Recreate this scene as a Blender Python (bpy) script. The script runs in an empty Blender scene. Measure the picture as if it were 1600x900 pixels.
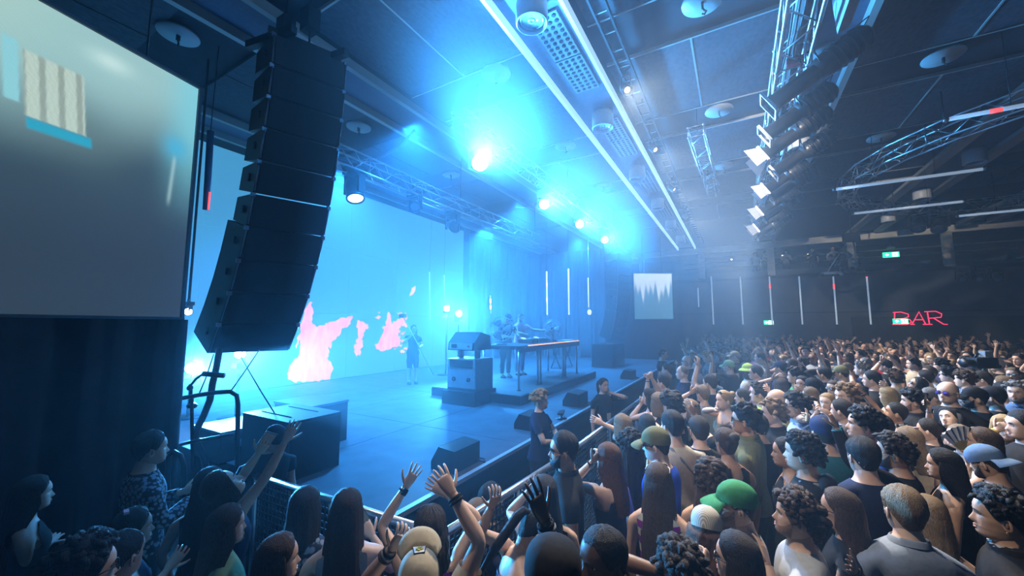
import bpy, math, random
import numpy as np
from mathutils import Vector, Matrix

# ---------------------------------------------------------------- camera, world, exposure, large lights
scene = bpy.context.scene
COL = scene.collection
FPX, PITCH, YAW, CAMZ = 600.0, math.radians(5.52), math.radians(30.2), 2.4
cam_data = bpy.data.cameras.new('camera')
cam_data.sensor_width = 36.0
cam_data.lens = 36.0 * FPX / 1600.0
cam_data.clip_start, cam_data.clip_end = 0.05, 200
camera = bpy.data.objects.new('camera', cam_data)
camera.location = (0, 0, CAMZ)
camera.rotation_euler = (math.pi / 2 + PITCH, 0, YAW)
COL.objects.link(camera)
scene.camera = camera

world = bpy.data.worlds.new('world')
scene.world = world
world.use_nodes = True
world.node_tree.nodes['Background'].inputs[0].default_value = (0.0, 0.0, 0.0, 1)
world.node_tree.nodes['Background'].inputs[1].default_value = 1.0

vs = scene.view_settings
vs.view_transform = 'Standard'
vs.look = 'None'
vs.exposure = 0.0
vs.gamma = 1.0
vs.use_curve_mapping = False
cy = scene.cycles
cy.use_denoising = True
cy.use_adaptive_sampling = True
cy.adaptive_threshold = 0.10
cy.adaptive_min_samples = 16
cy.denoiser = 'OPENIMAGEDENOISE'
cy.max_bounces = 4
cy.diffuse_bounces = 1
cy.glossy_bounces = 1
cy.transmission_bounces = 3
cy.transparent_max_bounces = 8
cy.volume_bounces = 0
cy.sample_clamp_indirect = 4.0
cy.caustics_reflective = cy.caustics_refractive = False

HAZE_ROOM, HAZE_FRONT, HAZE_STAGE = 0.0026, 0.011, 0.042
BLUE, CYAN, WHITE = (0.03, 0.32, 1.0), (0.055, 0.40, 1.0), (1.0, 0.88, 0.72)
LAMP_SPOTS = [(-4.3, 6.1, 5.64), (-4.3, 9.1, 5.62), (-4.3, 11.8, 5.70), (-4.3, 14.6, 5.72)]


def spot(name, loc, to, power, color, angle=40, blend=0.6, radius=0.08):
    d = bpy.data.lights.new(name, 'SPOT')
    d.energy, d.color = power, color
    d.spot_size, d.spot_blend, d.shadow_soft_size = math.radians(angle), blend, radius
    o = bpy.data.objects.new(name, d)
    o.location = loc
    o.rotation_euler = (Vector(to) - Vector(loc)).to_track_quat('-Z', 'Y').to_euler()
    COL.objects.link(o)
    return o


# truss moving heads over the stage front, aimed out at the hall
for (x, y, z), e, to in zip(LAMP_SPOTS, (12500, 6500, 5500, 4500), ((1.5, 1.0, 6.0), (2.0, 4.0, 4.8), (2.0, 7.0, 4.7), (2.0, 9.0, 4.7))):
    d = Vector((0, 0, 2.4)) - Vector((x, y, z))
    d.normalize()
    spot('beam_light', Vector((x, y, z)) + d * .34, to, e, CYAN, 80, 1.0, 0.10)
# blue wash straight down on the stage
for x, y, e in ((-5.2, 5.2, 2400), (-5.8, 10.5, 3600), (-8.5, 6.0, 4800), (-8.5, 12.5, 5200), (-6.0, 16.2, 4200)):
    spot('wash_light', (x, y, 6.3), (x - 0.3, y, 0.7), e, BLUE, 120, 0.9, 0.15)
# back lights on the stage floor, shining out between the loudspeakers
spot('floor_light', (-8.40, 3.18, 1.64), (0, 0.8, 2.1), 9000, CYAN, 60, 1.0, 0.12)
spot('floor_light', (-7.65, 3.58, 1.90), (0, 1.2, 2.2), 4000, CYAN, 60, 1.0, 0.12)
spot('floor_light', (-8.20, 9.95, 2.95), (0, 3.0, 1.8), 1600, CYAN, 130, 1.0, 0.10)
spot('floor_light', (-7.90, 10.15, 2.78), (0, 3.0, 1.8), 1600, CYAN, 130, 1.0, 0.10)
# white fill lights added for the audience, in par cans on pipe and tray
ADDED_PAR = [((-2.2, 1.5, 6.35), (0.7, 4.0, 1.3), 800, 84), ((-2.2, 2.1, 6.35), (6.0, 24.0, 4.2), 6500, 26), ((-1.45, 6.4, 6.45), (1.8, 2.4, 1.2), 2900, 76), ((-1.45, 9.0, 6.45), (2.6, 5.4, 1.0), 2500, 72), ((-1.45, 12.0, 6.45), (3.8, 8.8, 1.0), 2800, 70), ((-1.45, 15.5, 6.45), (5.4, 13.0, 1.0), 3800, 70)]
for loc, to, e, ang in ADDED_PAR:
    d = (Vector(to) - Vector(loc)).normalized()
    spot('audience_fill', Vector(loc) + d * .16, to, e, WHITE, ang, 0.8, 0.10)

# ---------------------------------------------------------------- helpers
_fh = np.array([-math.sin(YAW), math.cos(YAW), 0.0])
_r = np.array([math.cos(YAW), math.sin(YAW), 0.0])
_zz = np.array([0.0, 0.0, 1.0])
_f = _fh * math.cos(PITCH) + _zz * math.sin(PITCH)
_u = -_fh * math.sin(PITCH) + _zz * math.cos(PITCH)


def ray(x, y):
    return _f + (x - 800) / FPX * _r - (y - 450) / FPX * _u


def on_z(x, y, z):
    d = ray(x, y)
    return np.array([0, 0, CAMZ]) + d * (z - CAMZ) / d[2]


def on_y(x, y, v):
    d = ray(x, y)
    return np.array([0, 0, CAMZ]) + d * v / d[1]


def deep(x, y, depth):
    return np.array([0, 0, CAMZ]) + ray(x, y) * depth


MATS = {}


def mat(name, color=(0.5, 0.5, 0.5), rough=0.6, metal=0.0, emit=None, power=0.0, noise=0.12, scale=18.0, bump=0.0, stretch=None, spec=0.5):
    if name in MATS:
        return MATS[name]
    m = bpy.data.materials.new(name)
    m.use_nodes = True
    nt = m.node_tree
    b = nt.nodes['Principled BSDF']
    b.inputs['Roughness'].default_value = rough
    b.inputs['Metallic'].default_value = metal
    b.inputs['Specular IOR Level'].default_value = spec
    tc = nt.nodes.new('ShaderNodeTexCoord')
    mp = nt.nodes.new('ShaderNodeMapping')
    if stretch:
        mp.inputs['Scale'].default_value = stretch
    nz = nt.nodes.new('ShaderNodeTexNoise')
    nz.inputs['Scale'].default_value = scale
    nz.inputs['Detail'].default_value = 3
    nt.links.new(tc.outputs['Object'], mp.inputs['Vector'])
    nt.links.new(mp.outputs['Vector'], nz.inputs['Vector'])
    rp = nt.nodes.new('ShaderNodeMapRange')
    rp.inputs[1].default_value, rp.inputs[2].default_value = 0.25, 0.75
    rp.inputs[3].default_value, rp.inputs[4].default_value = 1 - noise, 1 + noise
    nt.links.new(nz.outputs['Fac'], rp.inputs[0])
    mx = nt.nodes.new('ShaderNodeVectorMath')
    mx.operation = 'SCALE'
    mx.inputs[0].default_value = color[:3]
    nt.links.new(rp.outputs[0], mx.inputs['Scale'])
    nt.links.new(mx.outputs[0], b.inputs['Base Color'])
    if bump:
        bp = nt.nodes.new('ShaderNodeBump')
        bp.inputs['Strength'].default_value = bump
        bp.inputs['Distance'].default_value = 0.02
        nt.links.new(nz.outputs['Fac'], bp.inputs['Height'])
        nt.links.new(bp.outputs[0], b.inputs['Normal'])
    if emit:
        b.inputs['Emission Color'].default_value = (*emit, 1)
        b.inputs['Emission Strength'].default_value = power
    MATS[name] = m
    return m


def link(name, me, parent=None, mats=(), loc=None, rot=None):
    o = bpy.data.objects.new(name, me)
    for m in mats:
        me.materials.append(m)
    COL.objects.link(o)
    if parent is not None:
        o.parent = parent
    if loc is not None:
        o.location = loc
    if rot is not None:
        o.rotation_euler = rot
    return o


def thing(name, label, cat, loc=(0, 0, 0), rz=0.0, group=None):
    o = bpy.data.objects.new(name, None)
    o.empty_display_size = 0.1
    COL.objects.link(o)
    o.location = loc
    o.rotation_euler = (0, 0, rz)
    return tag(o, label, cat, group)


def tag(o, label=None, cat=None, group=None, kind=None):
    if label:
        o['label'] = label
    if cat:
        o['category'] = cat
    if group:
        o['group'] = group
    if kind:
        o['kind'] = kind
    return o


class MB:
    """Collects shapes into one mesh."""

    def __init__(self):
        self.v, self.f, self.m, self.n, self.sm = [], [], [], 0, []

    def add(self, verts, faces, mi=0, smooth=True):
        verts = np.asarray(verts, float).reshape(-1, 3)
        faces = np.asarray(faces, int)
        if len(faces) and faces.shape[1] == 3:
            faces = np.hstack([faces, -np.ones((len(faces), 1), int)])
        f = np.where(faces >= 0, faces + self.n, -1)
        self.v.append(verts)
        self.f.append(f)
        self.m.append(np.full(len(f), mi))
        self.sm.append(np.full(len(f), bool(smooth)))
        self.n += len(verts)
        return self

    def box(self, c, s, rot=None, mi=0, taper=(1, 1)):
        x, y, z = [k / 2 for k in s]
        tx, ty = taper
        p = np.array([(-x, -y, -z), (x, -y, -z), (x, y, -z), (-x, y, -z), (-x * tx, -y * ty, z), (x * tx, -y * ty, z), (x * tx, y * ty, z), (-x * tx, y * ty, z)])
        if rot is not None:
            p = p @ np.array(rot).T
        self.add(p + np.array(c), [(0, 3, 2, 1), (4, 5, 6, 7), (0, 1, 5, 4), (1, 2, 6, 5), (2, 3, 7, 6), (3, 0, 4, 7)], mi, False)
        return self

    def loft(self, rings, cap=(True, True), mi=0, smooth=True, closed=True):
        rings = np.asarray(rings, float)
        k, n = rings.shape[:2]
        a = np.arange(k * n).reshape(k, n)
        if closed:
            b = np.roll(a, -1, 1)
        else:
            b, a = a[:, 1:], a[:, :-1]
        f = np.stack([a[:-1], b[:-1], b[1:], a[1:]], -1).reshape(-1, 4)
        v = rings.reshape(-1, 3)
        ex, fx = [], []
        if closed:
            for c, j in ((cap[0], 0), (cap[1], k - 1)):
                if c:
                    idx = k * n + len(ex)
                    ex.append(rings[j].mean(0))
                    ii = np.arange(n)
                    jj = (ii + 1) % n
                    if j == 0:
                        fx.append(np.stack([np.full(n, idx), jj, ii, np.full(n, -1)], -1))
                    else:
                        fx.append(np.stack([np.full(n, idx), j * n + ii, j * n + jj, np.full(n, -1)], -1))
        if ex:
            v = np.vstack([v, ex])
            f = np.vstack([f] + fx)
        self.add(v, f, mi, smooth)
        return self

    def tube(self, pts, r, n=8, mi=0, cap=True, smooth=True):
        pts = [np.array(p, float) for p in pts]
        rs = r if hasattr(r, '__len__') else [r] * len(pts)
        rings, e1 = [], None
        for i, p in enumerate(pts):
            t = pts[min(i + 1, len(pts) - 1)] - pts[max(i - 1, 0)]
            t = t / (np.linalg.norm(t) + 1e-9)
            if e1 is None:
                e1 = np.cross(t, (0, 0, 1) if abs(t[2]) < 0.9 else (1, 0, 0))
            e1 = e1 - t * (e1 @ t)
            e1 /= np.linalg.norm(e1) + 1e-9
            e2 = np.cross(t, e1)
            a = np.arange(n) * 2 * math.pi / n
            rings.append(p + rs[i] * (np.cos(a)[:, None] * e1 + np.sin(a)[:, None] * e2))
        return self.loft(rings, (cap, cap), mi, smooth)

    def lathe(self, prof, c=(0, 0, 0), n=20, mi=0, rot=None, smooth=True, cap=(True, True)):
        a = np.arange(n) * 2 * math.pi / n
        rings = [np.stack([r * np.cos(a), r * np.sin(a), np.full(n, z)], -1) for r, z in prof]
        rings = np.array(rings)
        if rot is not None:
            rings = rings @ np.array(rot).T
        return self.loft(rings + np.array(c), cap, mi, smooth)

    def ball(self, c, r, n=10, k=6, mi=0):
        r = np.array(r) * np.ones(3)
        a = np.arange(n) * 2 * math.pi / n
        rings = []
        for j in range(1, k):
            t = math.pi * j / k
            rings.append(np.stack([np.sin(t) * np.cos(a), np.sin(t) * np.sin(a), np.full(n, -math.cos(t))], -1) * r + np.array(c))
        return self.loft(rings, (True, True), mi)

    def prism(self, poly, ext, mi=0):
        """poly: 3D points of a planar outline; ext: extrusion vector."""
        p = np.array(poly, float)
        n = len(p)
        q = p + np.array(ext)
        v = np.vstack([p, q, [p.mean(0)], [q.mean(0)]])
        f = []
        for i in range(n):
            j = (i + 1) % n
            f += [(i, j, n + j, n + i), (2 * n, j, i, -1), (2 * n + 1, n + i, n + j, -1)]
        self.add(v, f, mi, False)
        return self

    def mesh(self, name, weld=False):
        me = bpy.data.meshes.new(name)
        v = np.vstack(self.v)
        f = np.vstack(self.f)
        m = np.concatenate(self.m)
        sm = np.concatenate(self.sm)
        if weld:
            key = np.round(v, 5)
            _, first, inv = np.unique(key, axis=0, return_index=True, return_inverse=True)
            inv = inv.reshape(-1)
            v = v[first]
            f = np.where(f >= 0, inv[f], -1)
        used = np.zeros(len(v), bool)
        used[f[f >= 0]] = True
        if not used.all():
            ren = np.cumsum(used) - 1
            v = v[used]
            f = np.where(f >= 0, ren[f], -1)
        tot = np.where(f[:, 3] >= 0, 4, 3)
        loops = f.reshape(-1)
        loops = loops[loops >= 0]
        me.vertices.add(len(v))
        me.vertices.foreach_set('co', v.astype(np.float32).ravel())
        me.loops.add(len(loops))
        me.loops.foreach_set('vertex_index', loops.astype(np.int32))
        me.polygons.add(len(f))
        me.polygons.foreach_set('loop_start', np.concatenate([[0], np.cumsum(tot)[:-1]]).astype(np.int32))
        me.polygons.foreach_set('material_index', m.astype(np.int32))
        me.polygons.foreach_set('use_smooth', sm)
        me.update(calc_edges=True)
        return me

    def build(self, name, mats, parent=None, loc=None, rot=None, weld=False):
        if not isinstance(mats, (list, tuple)):
            mats = [mats]
        return link(name, self.mesh(name, weld), parent, mats, loc, rot)


def rz3(a):
    c, s = math.cos(a), math.sin(a)
    return np.array([[c, -s, 0], [s, c, 0], [0, 0, 1]])


def rx3(a):
    c, s = math.cos(a), math.sin(a)
    return np.array([[1, 0, 0], [0, c, -s], [0, s, c]])


def ry3(a):
    c, s = math.cos(a), math.sin(a)
    return np.array([[c, 0, s], [0, 1, 0], [-s, 0, c]])


def axes(d, up=(0, 0, 1)):
    """Rotation matrix whose local Z runs along d."""
    d = np.array(d, float)
    d /= np.linalg.norm(d)
    x = np.cross(up, d)
    if np.linalg.norm(x) < 1e-4:
        x = np.cross((0, 1, 0), d)
    x /= np.linalg.norm(x)
    return np.stack([x, np.cross(d, x), d], 1)


# ---------------------------------------------------------------- room
BACK_Y, RIGHT_X, LEFT_X, FRONT_Y, CEIL = 25.0, 17.0, -13.0, -6.0, 7.0
M_DARK = mat('dark_paint', (.020, .024, .032), .8, noise=.25, scale=3)
M_WALL = mat('wall_paint_dark', (.045, .055, .075), .8, noise=.15, scale=2, bump=.02)
M_CEIL = mat('ceiling_dark', (.022, .026, .036), .85, noise=.2, scale=4)
M_PANEL = mat('ceiling_panel_felt', (.046, .056, .075), .75, noise=.35, scale=26, bump=.05)
M_PALE = mat('pale_board', (.42, .42, .40), .55, noise=.08, scale=5)
M_STEEL = mat('aluminium', (.62, .64, .67), .32, 1.0, noise=.08, scale=30)
M_BLACK = mat('black_metal', (.012, .013, .015), .45, .3, noise=.2)
M_BLACKP = mat('black_plastic', (.018, .019, .022), .5, noise=.2)
M_FLOOR = mat('hall_floor', (.035, .036, .040), .6, noise=.3, scale=2)


def struct(name, b, m, parent=None):
    o = b.build(name, m, parent)
    if parent is None:
        o['kind'] = 'structure'
    return o


struct('floor', MB().box(((LEFT_X + RIGHT_X) / 2, 9.5, -.05), (30, 41, .1)), M_FLOOR)
ceiling = struct('ceiling', MB().box(((LEFT_X + RIGHT_X) / 2, 11.5, CEIL + .15), (30, 45, .1)), M_CEIL)
struct('wall_left', MB().box((LEFT_X - .1, 11.5, 3.6), (.2, 45, 7.4)), M_WALL)
struct('wall_right', MB().box((RIGHT_X + .1, 11.5, 3.6), (.2, 45, 7.4)), M_WALL)
struct('wall_front', MB().box((2, FRONT_Y - .1 - 4.9, 3.6), (30, .2, 7.4)), M_WALL)
wb = struct('wall_back', MB().box((2, BACK_Y + .1, 2.5), (30, .2, 5.0)), M_WALL)
# ledge line and darker lower band on the back wall
MB().box((2, BACK_Y - .02, 3.05), (30, .06, .05)).build('ledge', M_DARK, wb)
MB().box((10.7, BACK_Y - .03, 1.4), (11.5, .06, 2.8)).build('recess_panel', M_DARK, wb)

# ceiling: rows of felt panels with pale edges, between the service troughs
TROUGH = (-9.95, -6.05, -2.33, 1.45, 5.55, 9.3)
pm = MB().box((0, 0, 0), (1.0, 1.0, .05)).mesh('panel')
pm.materials.append(M_PANEL)
em = MB().box((0, 0, 0), (1, 1, 1)).mesh('panel_edge')
em.materials.append(M_PALE)
for ti in range(len(TROUGH) - 1):
    xa, xb = TROUGH[ti] + .55, TROUGH[ti + 1] - .5
    nx = 2
    w = (xb - xa) / nx
    for k in range(-1, 6):
        y0 = -.22 + 3.33 * k
        for c in range(nx):
            o = bpy.data.objects.new('panel', pm)
            COL.objects.link(o)
            o.parent = ceiling
            o.location = (xa + w * (c + .5), y0 + 1.145, CEIL + .05)
            o.scale = (w - .03, 2.26, 1)
        if ti in (1, 2, 3) and k >= 0:
            for loc, sc in (((xa + w, y0 + 1.145, CEIL + .045), (.03, 2.26, .06)), (((xa + xb) / 2, y0 + .01, CEIL + .04), (xb - xa, .03, .06)), (((xa + xb) / 2, y0 + 2.28, CEIL + .04), (xb - xa, .03, .06))):
                o = bpy.data.objects.new('panel_edge', em)
                COL.objects.link(o)
                o.parent = ceiling
                o.location, o.scale = loc, sc

# service troughs: pale edge boards, perforated speaker panels, drum downlights
M_STRIP = mat('edge_strip_glow', (.7, .75, .8), .5, emit=(.45, .75, 1.0), power=.75)  # emission stands in for stage light reflected off the trough edges
M_TROUGH = mat('trough_lining', (.10, .13, .20), .6)
gp = MB()
for ix in range(4):
    for iy in range(9):
        gp.lathe([(.035, 0), (.030, .004), (.006, .004)], (-.165 + .11 * ix, -.44 + .11 * iy, -.022), 10, 1, rx3(math.pi))
gp.box((0, 0, 0), (.46, 1.02, .03))
gmesh = gp.mesh('perforated_panel')
for m in (mat('perforated_steel', (.20, .24, .32), .5, .4), mat('hole_dark', (.02, .03, .05), .8)):
    gmesh.materials.append(m)
dl = MB()
dl.lathe([(.20, .34), (.225, .25), (.225, -.02), (.21, -.04), (.205, -.03), (.19, .02)], n=28)
dlm = dl.mesh('drum')
dlm.materials.append(mat('drum_white', (.55, .58, .62), .35, noise=.04))
gl = MB()
for r0, r1, z in ((.188, .150, .015), (.148, .10, .03), (.098, .0, .02)):
    gl.lathe([(r0, z), (r1 + .002, z - .012), (max(r1, .001), z)], n=24)
glm = gl.mesh('lens')
glm.materials.append(mat('lens_glass', (.25, .32, .42), .12))
bm_ = MB().box((0, 0, 0), (1, 1, 1)).mesh('edge_board')
bm_.materials.append(M_PALE)
bs_ = MB().box((0, 0, 0), (1, 1, 1)).mesh('edge_strip_glow')
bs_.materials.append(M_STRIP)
LBL_TR = {2: 'ceiling service trough with two bright edge strips above the stage front', 4: 'ceiling service trough with wide pale boards above the ring truss', 3: 'dark ceiling service trough beside the long spotlight truss', 1: 'blue-lit ceiling service trough above the rear of the stage', 5: 'short pale ceiling trough at the far right edge of the photo', 0: 'dark ceiling trough above the stage back wall'}
for ti, tx in enumerate(TROUGH):
    t = thing('ceiling_trough', LBL_TR[ti], 'ceiling trough', (tx, 10, CEIL))
    hw = {4: .52}.get(ti, .46)
    bw = {4: .30, 5: .30}.get(ti, .10)
    MB().box((0, 0, .0), (2 * hw, 29, .06)).build('lining', M_TROUGH, t)
    for sd in (-1, 1):
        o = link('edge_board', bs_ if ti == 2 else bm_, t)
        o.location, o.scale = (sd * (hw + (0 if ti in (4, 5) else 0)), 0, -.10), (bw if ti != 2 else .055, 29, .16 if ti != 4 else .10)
    if ti in (2, 4, 3):
        for k in range(-1, 6):
            yy = 4.47 + 3.33 * k - 10
            o = link('drum_light', dlm, t, loc=(.05, yy, -.36))
            link('lens', glm, o, loc=(0, 0, 0))
            if ti == 2:
                for q in (.75, 1.8):
                    link('perforated_panel', gmesh, t, loc=(.06, yy + q + .05, -.05))

# cable tray beside the bright trough; added par cans that brighten the audience
t = thing('cable_tray', 'ladder cable tray running beside the bright ceiling trough', 'cable tray', (-1.45, 10, 6.85))
for sd in (-1, 1):
    MB().box((sd * .10, 0, 0), (.03, 26, .08)).build('side_rail', M_BLACKP, t)
for k in range(60):
    o = link('rung', em, t, loc=(0, -12.9 + .44 * k, -.01))
    o.scale = (.2, .02, .02)
for k in range(6):
    MB().tube([(0, -11 + 4.4 * k, 0), (0, -11 + 4.4 * k, .24)], .008, 5).build('hanger', M_BLACK, t)
t = thing('added_light_bar', 'added steel pipe with par cans, out of view under the near trough end', 'added light bar', (-2.2, 1.8, 6.72))  # pipe added out of view to carry the fill lamps
MB().tube([(0, -.9, 0), (0, .9, 0)], .024, 8).build('pipe', M_STEEL, t)
for y in (-.7, .7):
    MB().tube([(0, y, 0), (0, y, .3)], .012, 6).build('hanger', M_BLACK, t)
for k, (loc, to, e, _a) in enumerate(ADDED_PAR):
    t = thing('added_par_can', 'added small black par can ' + ('at the near end of the pipe above the stage', 'at the far end of the pipe above the stage', 'under the cable tray, nearest', 'under the cable tray, second', 'under the cable tray, third', 'under the cable tray, furthest')[k], 'stage light', loc, group='added par cans above the stage front')
    R = axes(np.array(to) - np.array(loc))
    MB().lathe([(.05, -.16), (.085, -.10), (.09, .12), (.095, .13), (.088, .13), (.08, .06)], n=14, rot=R).build('can', M_BLACK, t)
    MB().lathe([(.078, .05), (.04, .065), (.001, .07)], n=14, rot=R).build('lens', mat('added_par_lens', (.9, .85, .75), .2, emit=(1, .92, .8), power=1.5), t)
    MB().tube([R @ np.array((.09, 0, 0)), (.08, 0, .22), (0, 0, .26), (-.08, 0, .22), R @ np.array((-.09, 0, 0))], .008, 5).build('yoke', M_BLACK, t)
    MB().tube([(0, 0, .25), (0, 0, .33), (.10 if k > 1 else 0, 0, .40)], .014, 5).build('clamp', M_BLACK, t)

# round ceiling plates with a hook
dm = MB().lathe([(.27, .02), (.275, .0), (.27, -.015)], n=36).mesh('plate')
dm.materials.append(mat('ceiling_plate', (.42, .45, .46), .4, noise=.03))
hk = MB()
hk.tube([(0, 0, 0), (.0, 0, -.10), (.02, 0, -.14), (.045, 0, -.16), (.02, 0, -.20), (-.01, 0, -.18)], .013, 6)
hk.box((0, 0, -.05), (.03, .05, .10))
hkm = hk.mesh('hook')
hkm.materials.append(M_BLACK)
PLATES = [(-3.6, 5.6, 'nearest plate left of the bright trough'), (-3.6, 8.92, 'second plate left of the bright trough'), (-3.6, 12.2, 'third plate left of the bright trough'),
          (-7.35, 8.91, 'touching the glow of the brightest stage light'), (-7.4, 5.6, 'just right of the loudspeaker tower'), (-7.45, 2.25, 'above the near video screen'),
          (-.2, 5.75, 'at the top edge, beside the straight truss'), (-.1, 9.05, 'above the small ladder truss'), (3.3, 9.1, 'in the dark above the ring truss'), (-.1, 12.4, 'just beyond the small ladder truss'), (3.3, 12.4, 'in the dark ceiling beside the spotlight truss')]
for x, y, tx in PLATES:
    t = thing('ceiling_plate', 'round ceiling plate with a hook, ' + tx, 'ceiling plate', (x, y, CEIL), group='round ceiling plates')
    link('plate', dm, t)
    link('hook', hkm, t)

# ---- balcony in the back wall
M_BEAM = mat('pale_timber', (.70, .66, .56), .6, noise=.12, scale=6, stretch=(.4, 3, 3))
b = thing('balcony', 'balcony opening with pale timber frame above the dark back wall', 'balcony', (2, BACK_Y, 5.0))
MB().box((0, 2.2, -.05), (30, 4.4, .1)).build('balcony_floor', M_DARK, b)
MB().box((0, 4.5, .95), (30, .1, 2.1)).build('balcony_back', M_DARK, b)
MB().box((-1.2, -.06, 1.78), (27.5, .14, .34)).build('top_beam', M_BEAM, b)
MB().box((0, -.04, .02), (30, .10, .12)).build('bottom_rail', M_DARK, b)
for x in (-10.4, -7.0, -3.6, -.22, 3.15, 6.5, 9.9):
    MB().box((x, -.06, .85), (.34, .14, 1.56)).build('post', M_BEAM, b)
M_GLASSB = mat('balcony_glass', (.08, .11, .15), .06)
for k, x in enumerate((-8.7, -5.3, -1.9, 1.46, 4.82, 8.2)):
    MB().box((x, 0.4, .22), (3.0, .02, .42)).build('parapet_panel', mat('parapet_dark', (.03, .04, .055), .3), b)
for z, y in ((1.50, 3.2), (1.28, 4.3)):
    MB().box((4, y, z), (18, .08, .06)).build('cable_tray', mat('tray_grey', (.25, .27, .30), .5), b)
for x in (8.05, 11.0):
    MB().box((x + 2.6, 4.0, .75), (.7, .08, 1.3)).build('red_curtain', mat('curtain_red', (.12, .012, .03), .8), b)
for i, (px, py, tx) in enumerate(((1143, 405, 'furthest left in the balcony'), (1182, 402, 'left of the balcony post'), (1223, 399, 'above the standing man in the balcony'), (1263, 397, 'above the seated pair in the balcony'))):
    p = on_y(px, py, 26.6)
    t = thing('pendant_lamp', 'small glowing pendant lamp ' + tx, 'lamp', tuple(p), group='balcony pendant lamps')
    MB().tube([(0, 0, .08), (0, 0, 1.7 - (p[2] - 5.0) + .18)], .008, 5).build('cord', M_BLACK, t)
    MB().lathe([(.03, .10), (.10, .0), (.09, .0), (.02, .09)], n=14).build('shade', M_BLACKP, t)
    MB().ball((0, 0, .0), .05, 8, 6).build('bulb', mat('warm_bulb', (1, .8, .6), .5, emit=(1, .75, .5), power=4), t)
# pieces of stored timber on the balcony rail
for i, (px, py) in enumerate(((1432, 411), (1548, 405), (1592, 403))):
    p = on_y(px, py, 25.3)
    t = MB().prism([(-.5, 0, -.05), (.45, 0, -.03), (.5, 0, .14), (.35, 0, .10)], (0, .3, 0)).build('wooden_wedge', M_BEAM, loc=tuple(p))
    tag(t, ('pale wooden wedge on the balcony ledge below the green exit sign', 'larger pale wooden wedge on the balcony ledge right of the post', 'pale wooden wedge on the balcony ledge at the photo edge')[i], 'wedge', 'wedges on the balcony ledge')

# ---- exit signs
M_EXIT = mat('exit_green', (.0, .3, .12), .4, emit=(.02, .85, .35), power=2.2)
M_EXITW = mat('exit_white', (.8, .8, .8), .4, emit=(.85, 1, .92), power=2.6)


def exit_sign(p, label, w=.62, h=.26):
    t = thing('exit_sign', label, 'sign', tuple(p), group='green exit signs')
    MB().box((0, 0, 0), (w, .06, h)).build('box', M_EXIT, t)
    g = MB()
    x0 = -w * .26
    g.prism([(x0 - .07, -.034, 0), (x0, -.034, .07), (x0, -.034, .03), (x0 + .07, -.034, .03), (x0 + .07, -.034, -.03), (x0, -.034, -.03), (x0, -.034, -.07)], (0, -.004, 0))
    g.build('arrow', M_EXITW, t)
    g = MB()
    x1 = w * .24
    g.box((x1, -.033, 0), (.22, .008, .20))
    g.build('door_symbol', M_EXITW, t)
    g = MB()
    g.ball((x1 - .02, -.04, .06), (.02, .006, .02), 8, 5)
    g.box((x1, -.04, .01), (.03, .008, .09), ry3(.3))
    g.box((x1 + .03, -.04, -.05), (.02, .008, .08), ry3(-.6))
    g.box((x1 - .03, -.04, -.05), (.02, .008, .08), ry3(.5))
    g.build('running_figure', M_EXIT, t)


exit_sign(on_y(1392, 398, 26.5), 'green running-man exit sign glowing inside the balcony')
exit_sign(on_y(1201, 504, 24.9), 'green exit sign under a red-glowing light tube on the back wall', .42, .22)
exit_sign(on_y(1407, 502, 24.9), 'green exit sign beside the red BAR lettering', .52, .24)
p = on_y(1392, 387, 26.5)
t = thing('emergency_lamp', 'small pale emergency lamp above the balcony exit sign', 'lamp', tuple(p))
MB().lathe([(.18, -.04), (.14, .05), (.03, .09)], n=16).build('shade', mat('enamel_teal', (.4, .55, .5), .4), t)
MB().tube([(0, 0, .08), (0, 0, .5)], .012, 6).build('stem', M_BLACK, t)

# ---- BAR neon
M_NEON = mat('neon_red', (.6, .03, .08), .4, emit=(1.0, .04, .12), power=1.6)
t = thing('neon_sign', 'red neon BAR lettering on the dark back wall', 'sign', tuple(on_y(1434, 497, 24.92)))
k = .245 * 2.2 / 62
L = {'letter_b': [[(-27, -9), (-25, 9)], [(-27, 9), (-18, 9.5), (-10, 6), (-10, 2), (-16, -.5), (-24, -1)], [(-18, -.5), (-9, -2), (-7, -6), (-12, -9.5), (-29, -9.5)]],
     'letter_a': [[(-7, -9.5), (2, 9.5), (8, -9.5)], [(-3, -2.5), (5.5, -2.5)], [(-9, -9.5), (-4, -9.5)], [(5, -9.5), (10, -9.5)]],
     'letter_r': [[(12, -9.5), (11, 9.5)], [(8, 9.5), (20, 10), (26, 6), (25, 1), (12, -.5)], [(17, 0), (27, -9.5), (31, -9.5)], [(9, -9.5), (15, -9.5)]]}
for nm, strokes in L.items():
    g = MB()
    for st in strokes:
        g.tube([(x * .0305, 0, y * .0305) for x, y in st], .021, 6)
    g.build(nm, M_NEON, t)

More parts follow.
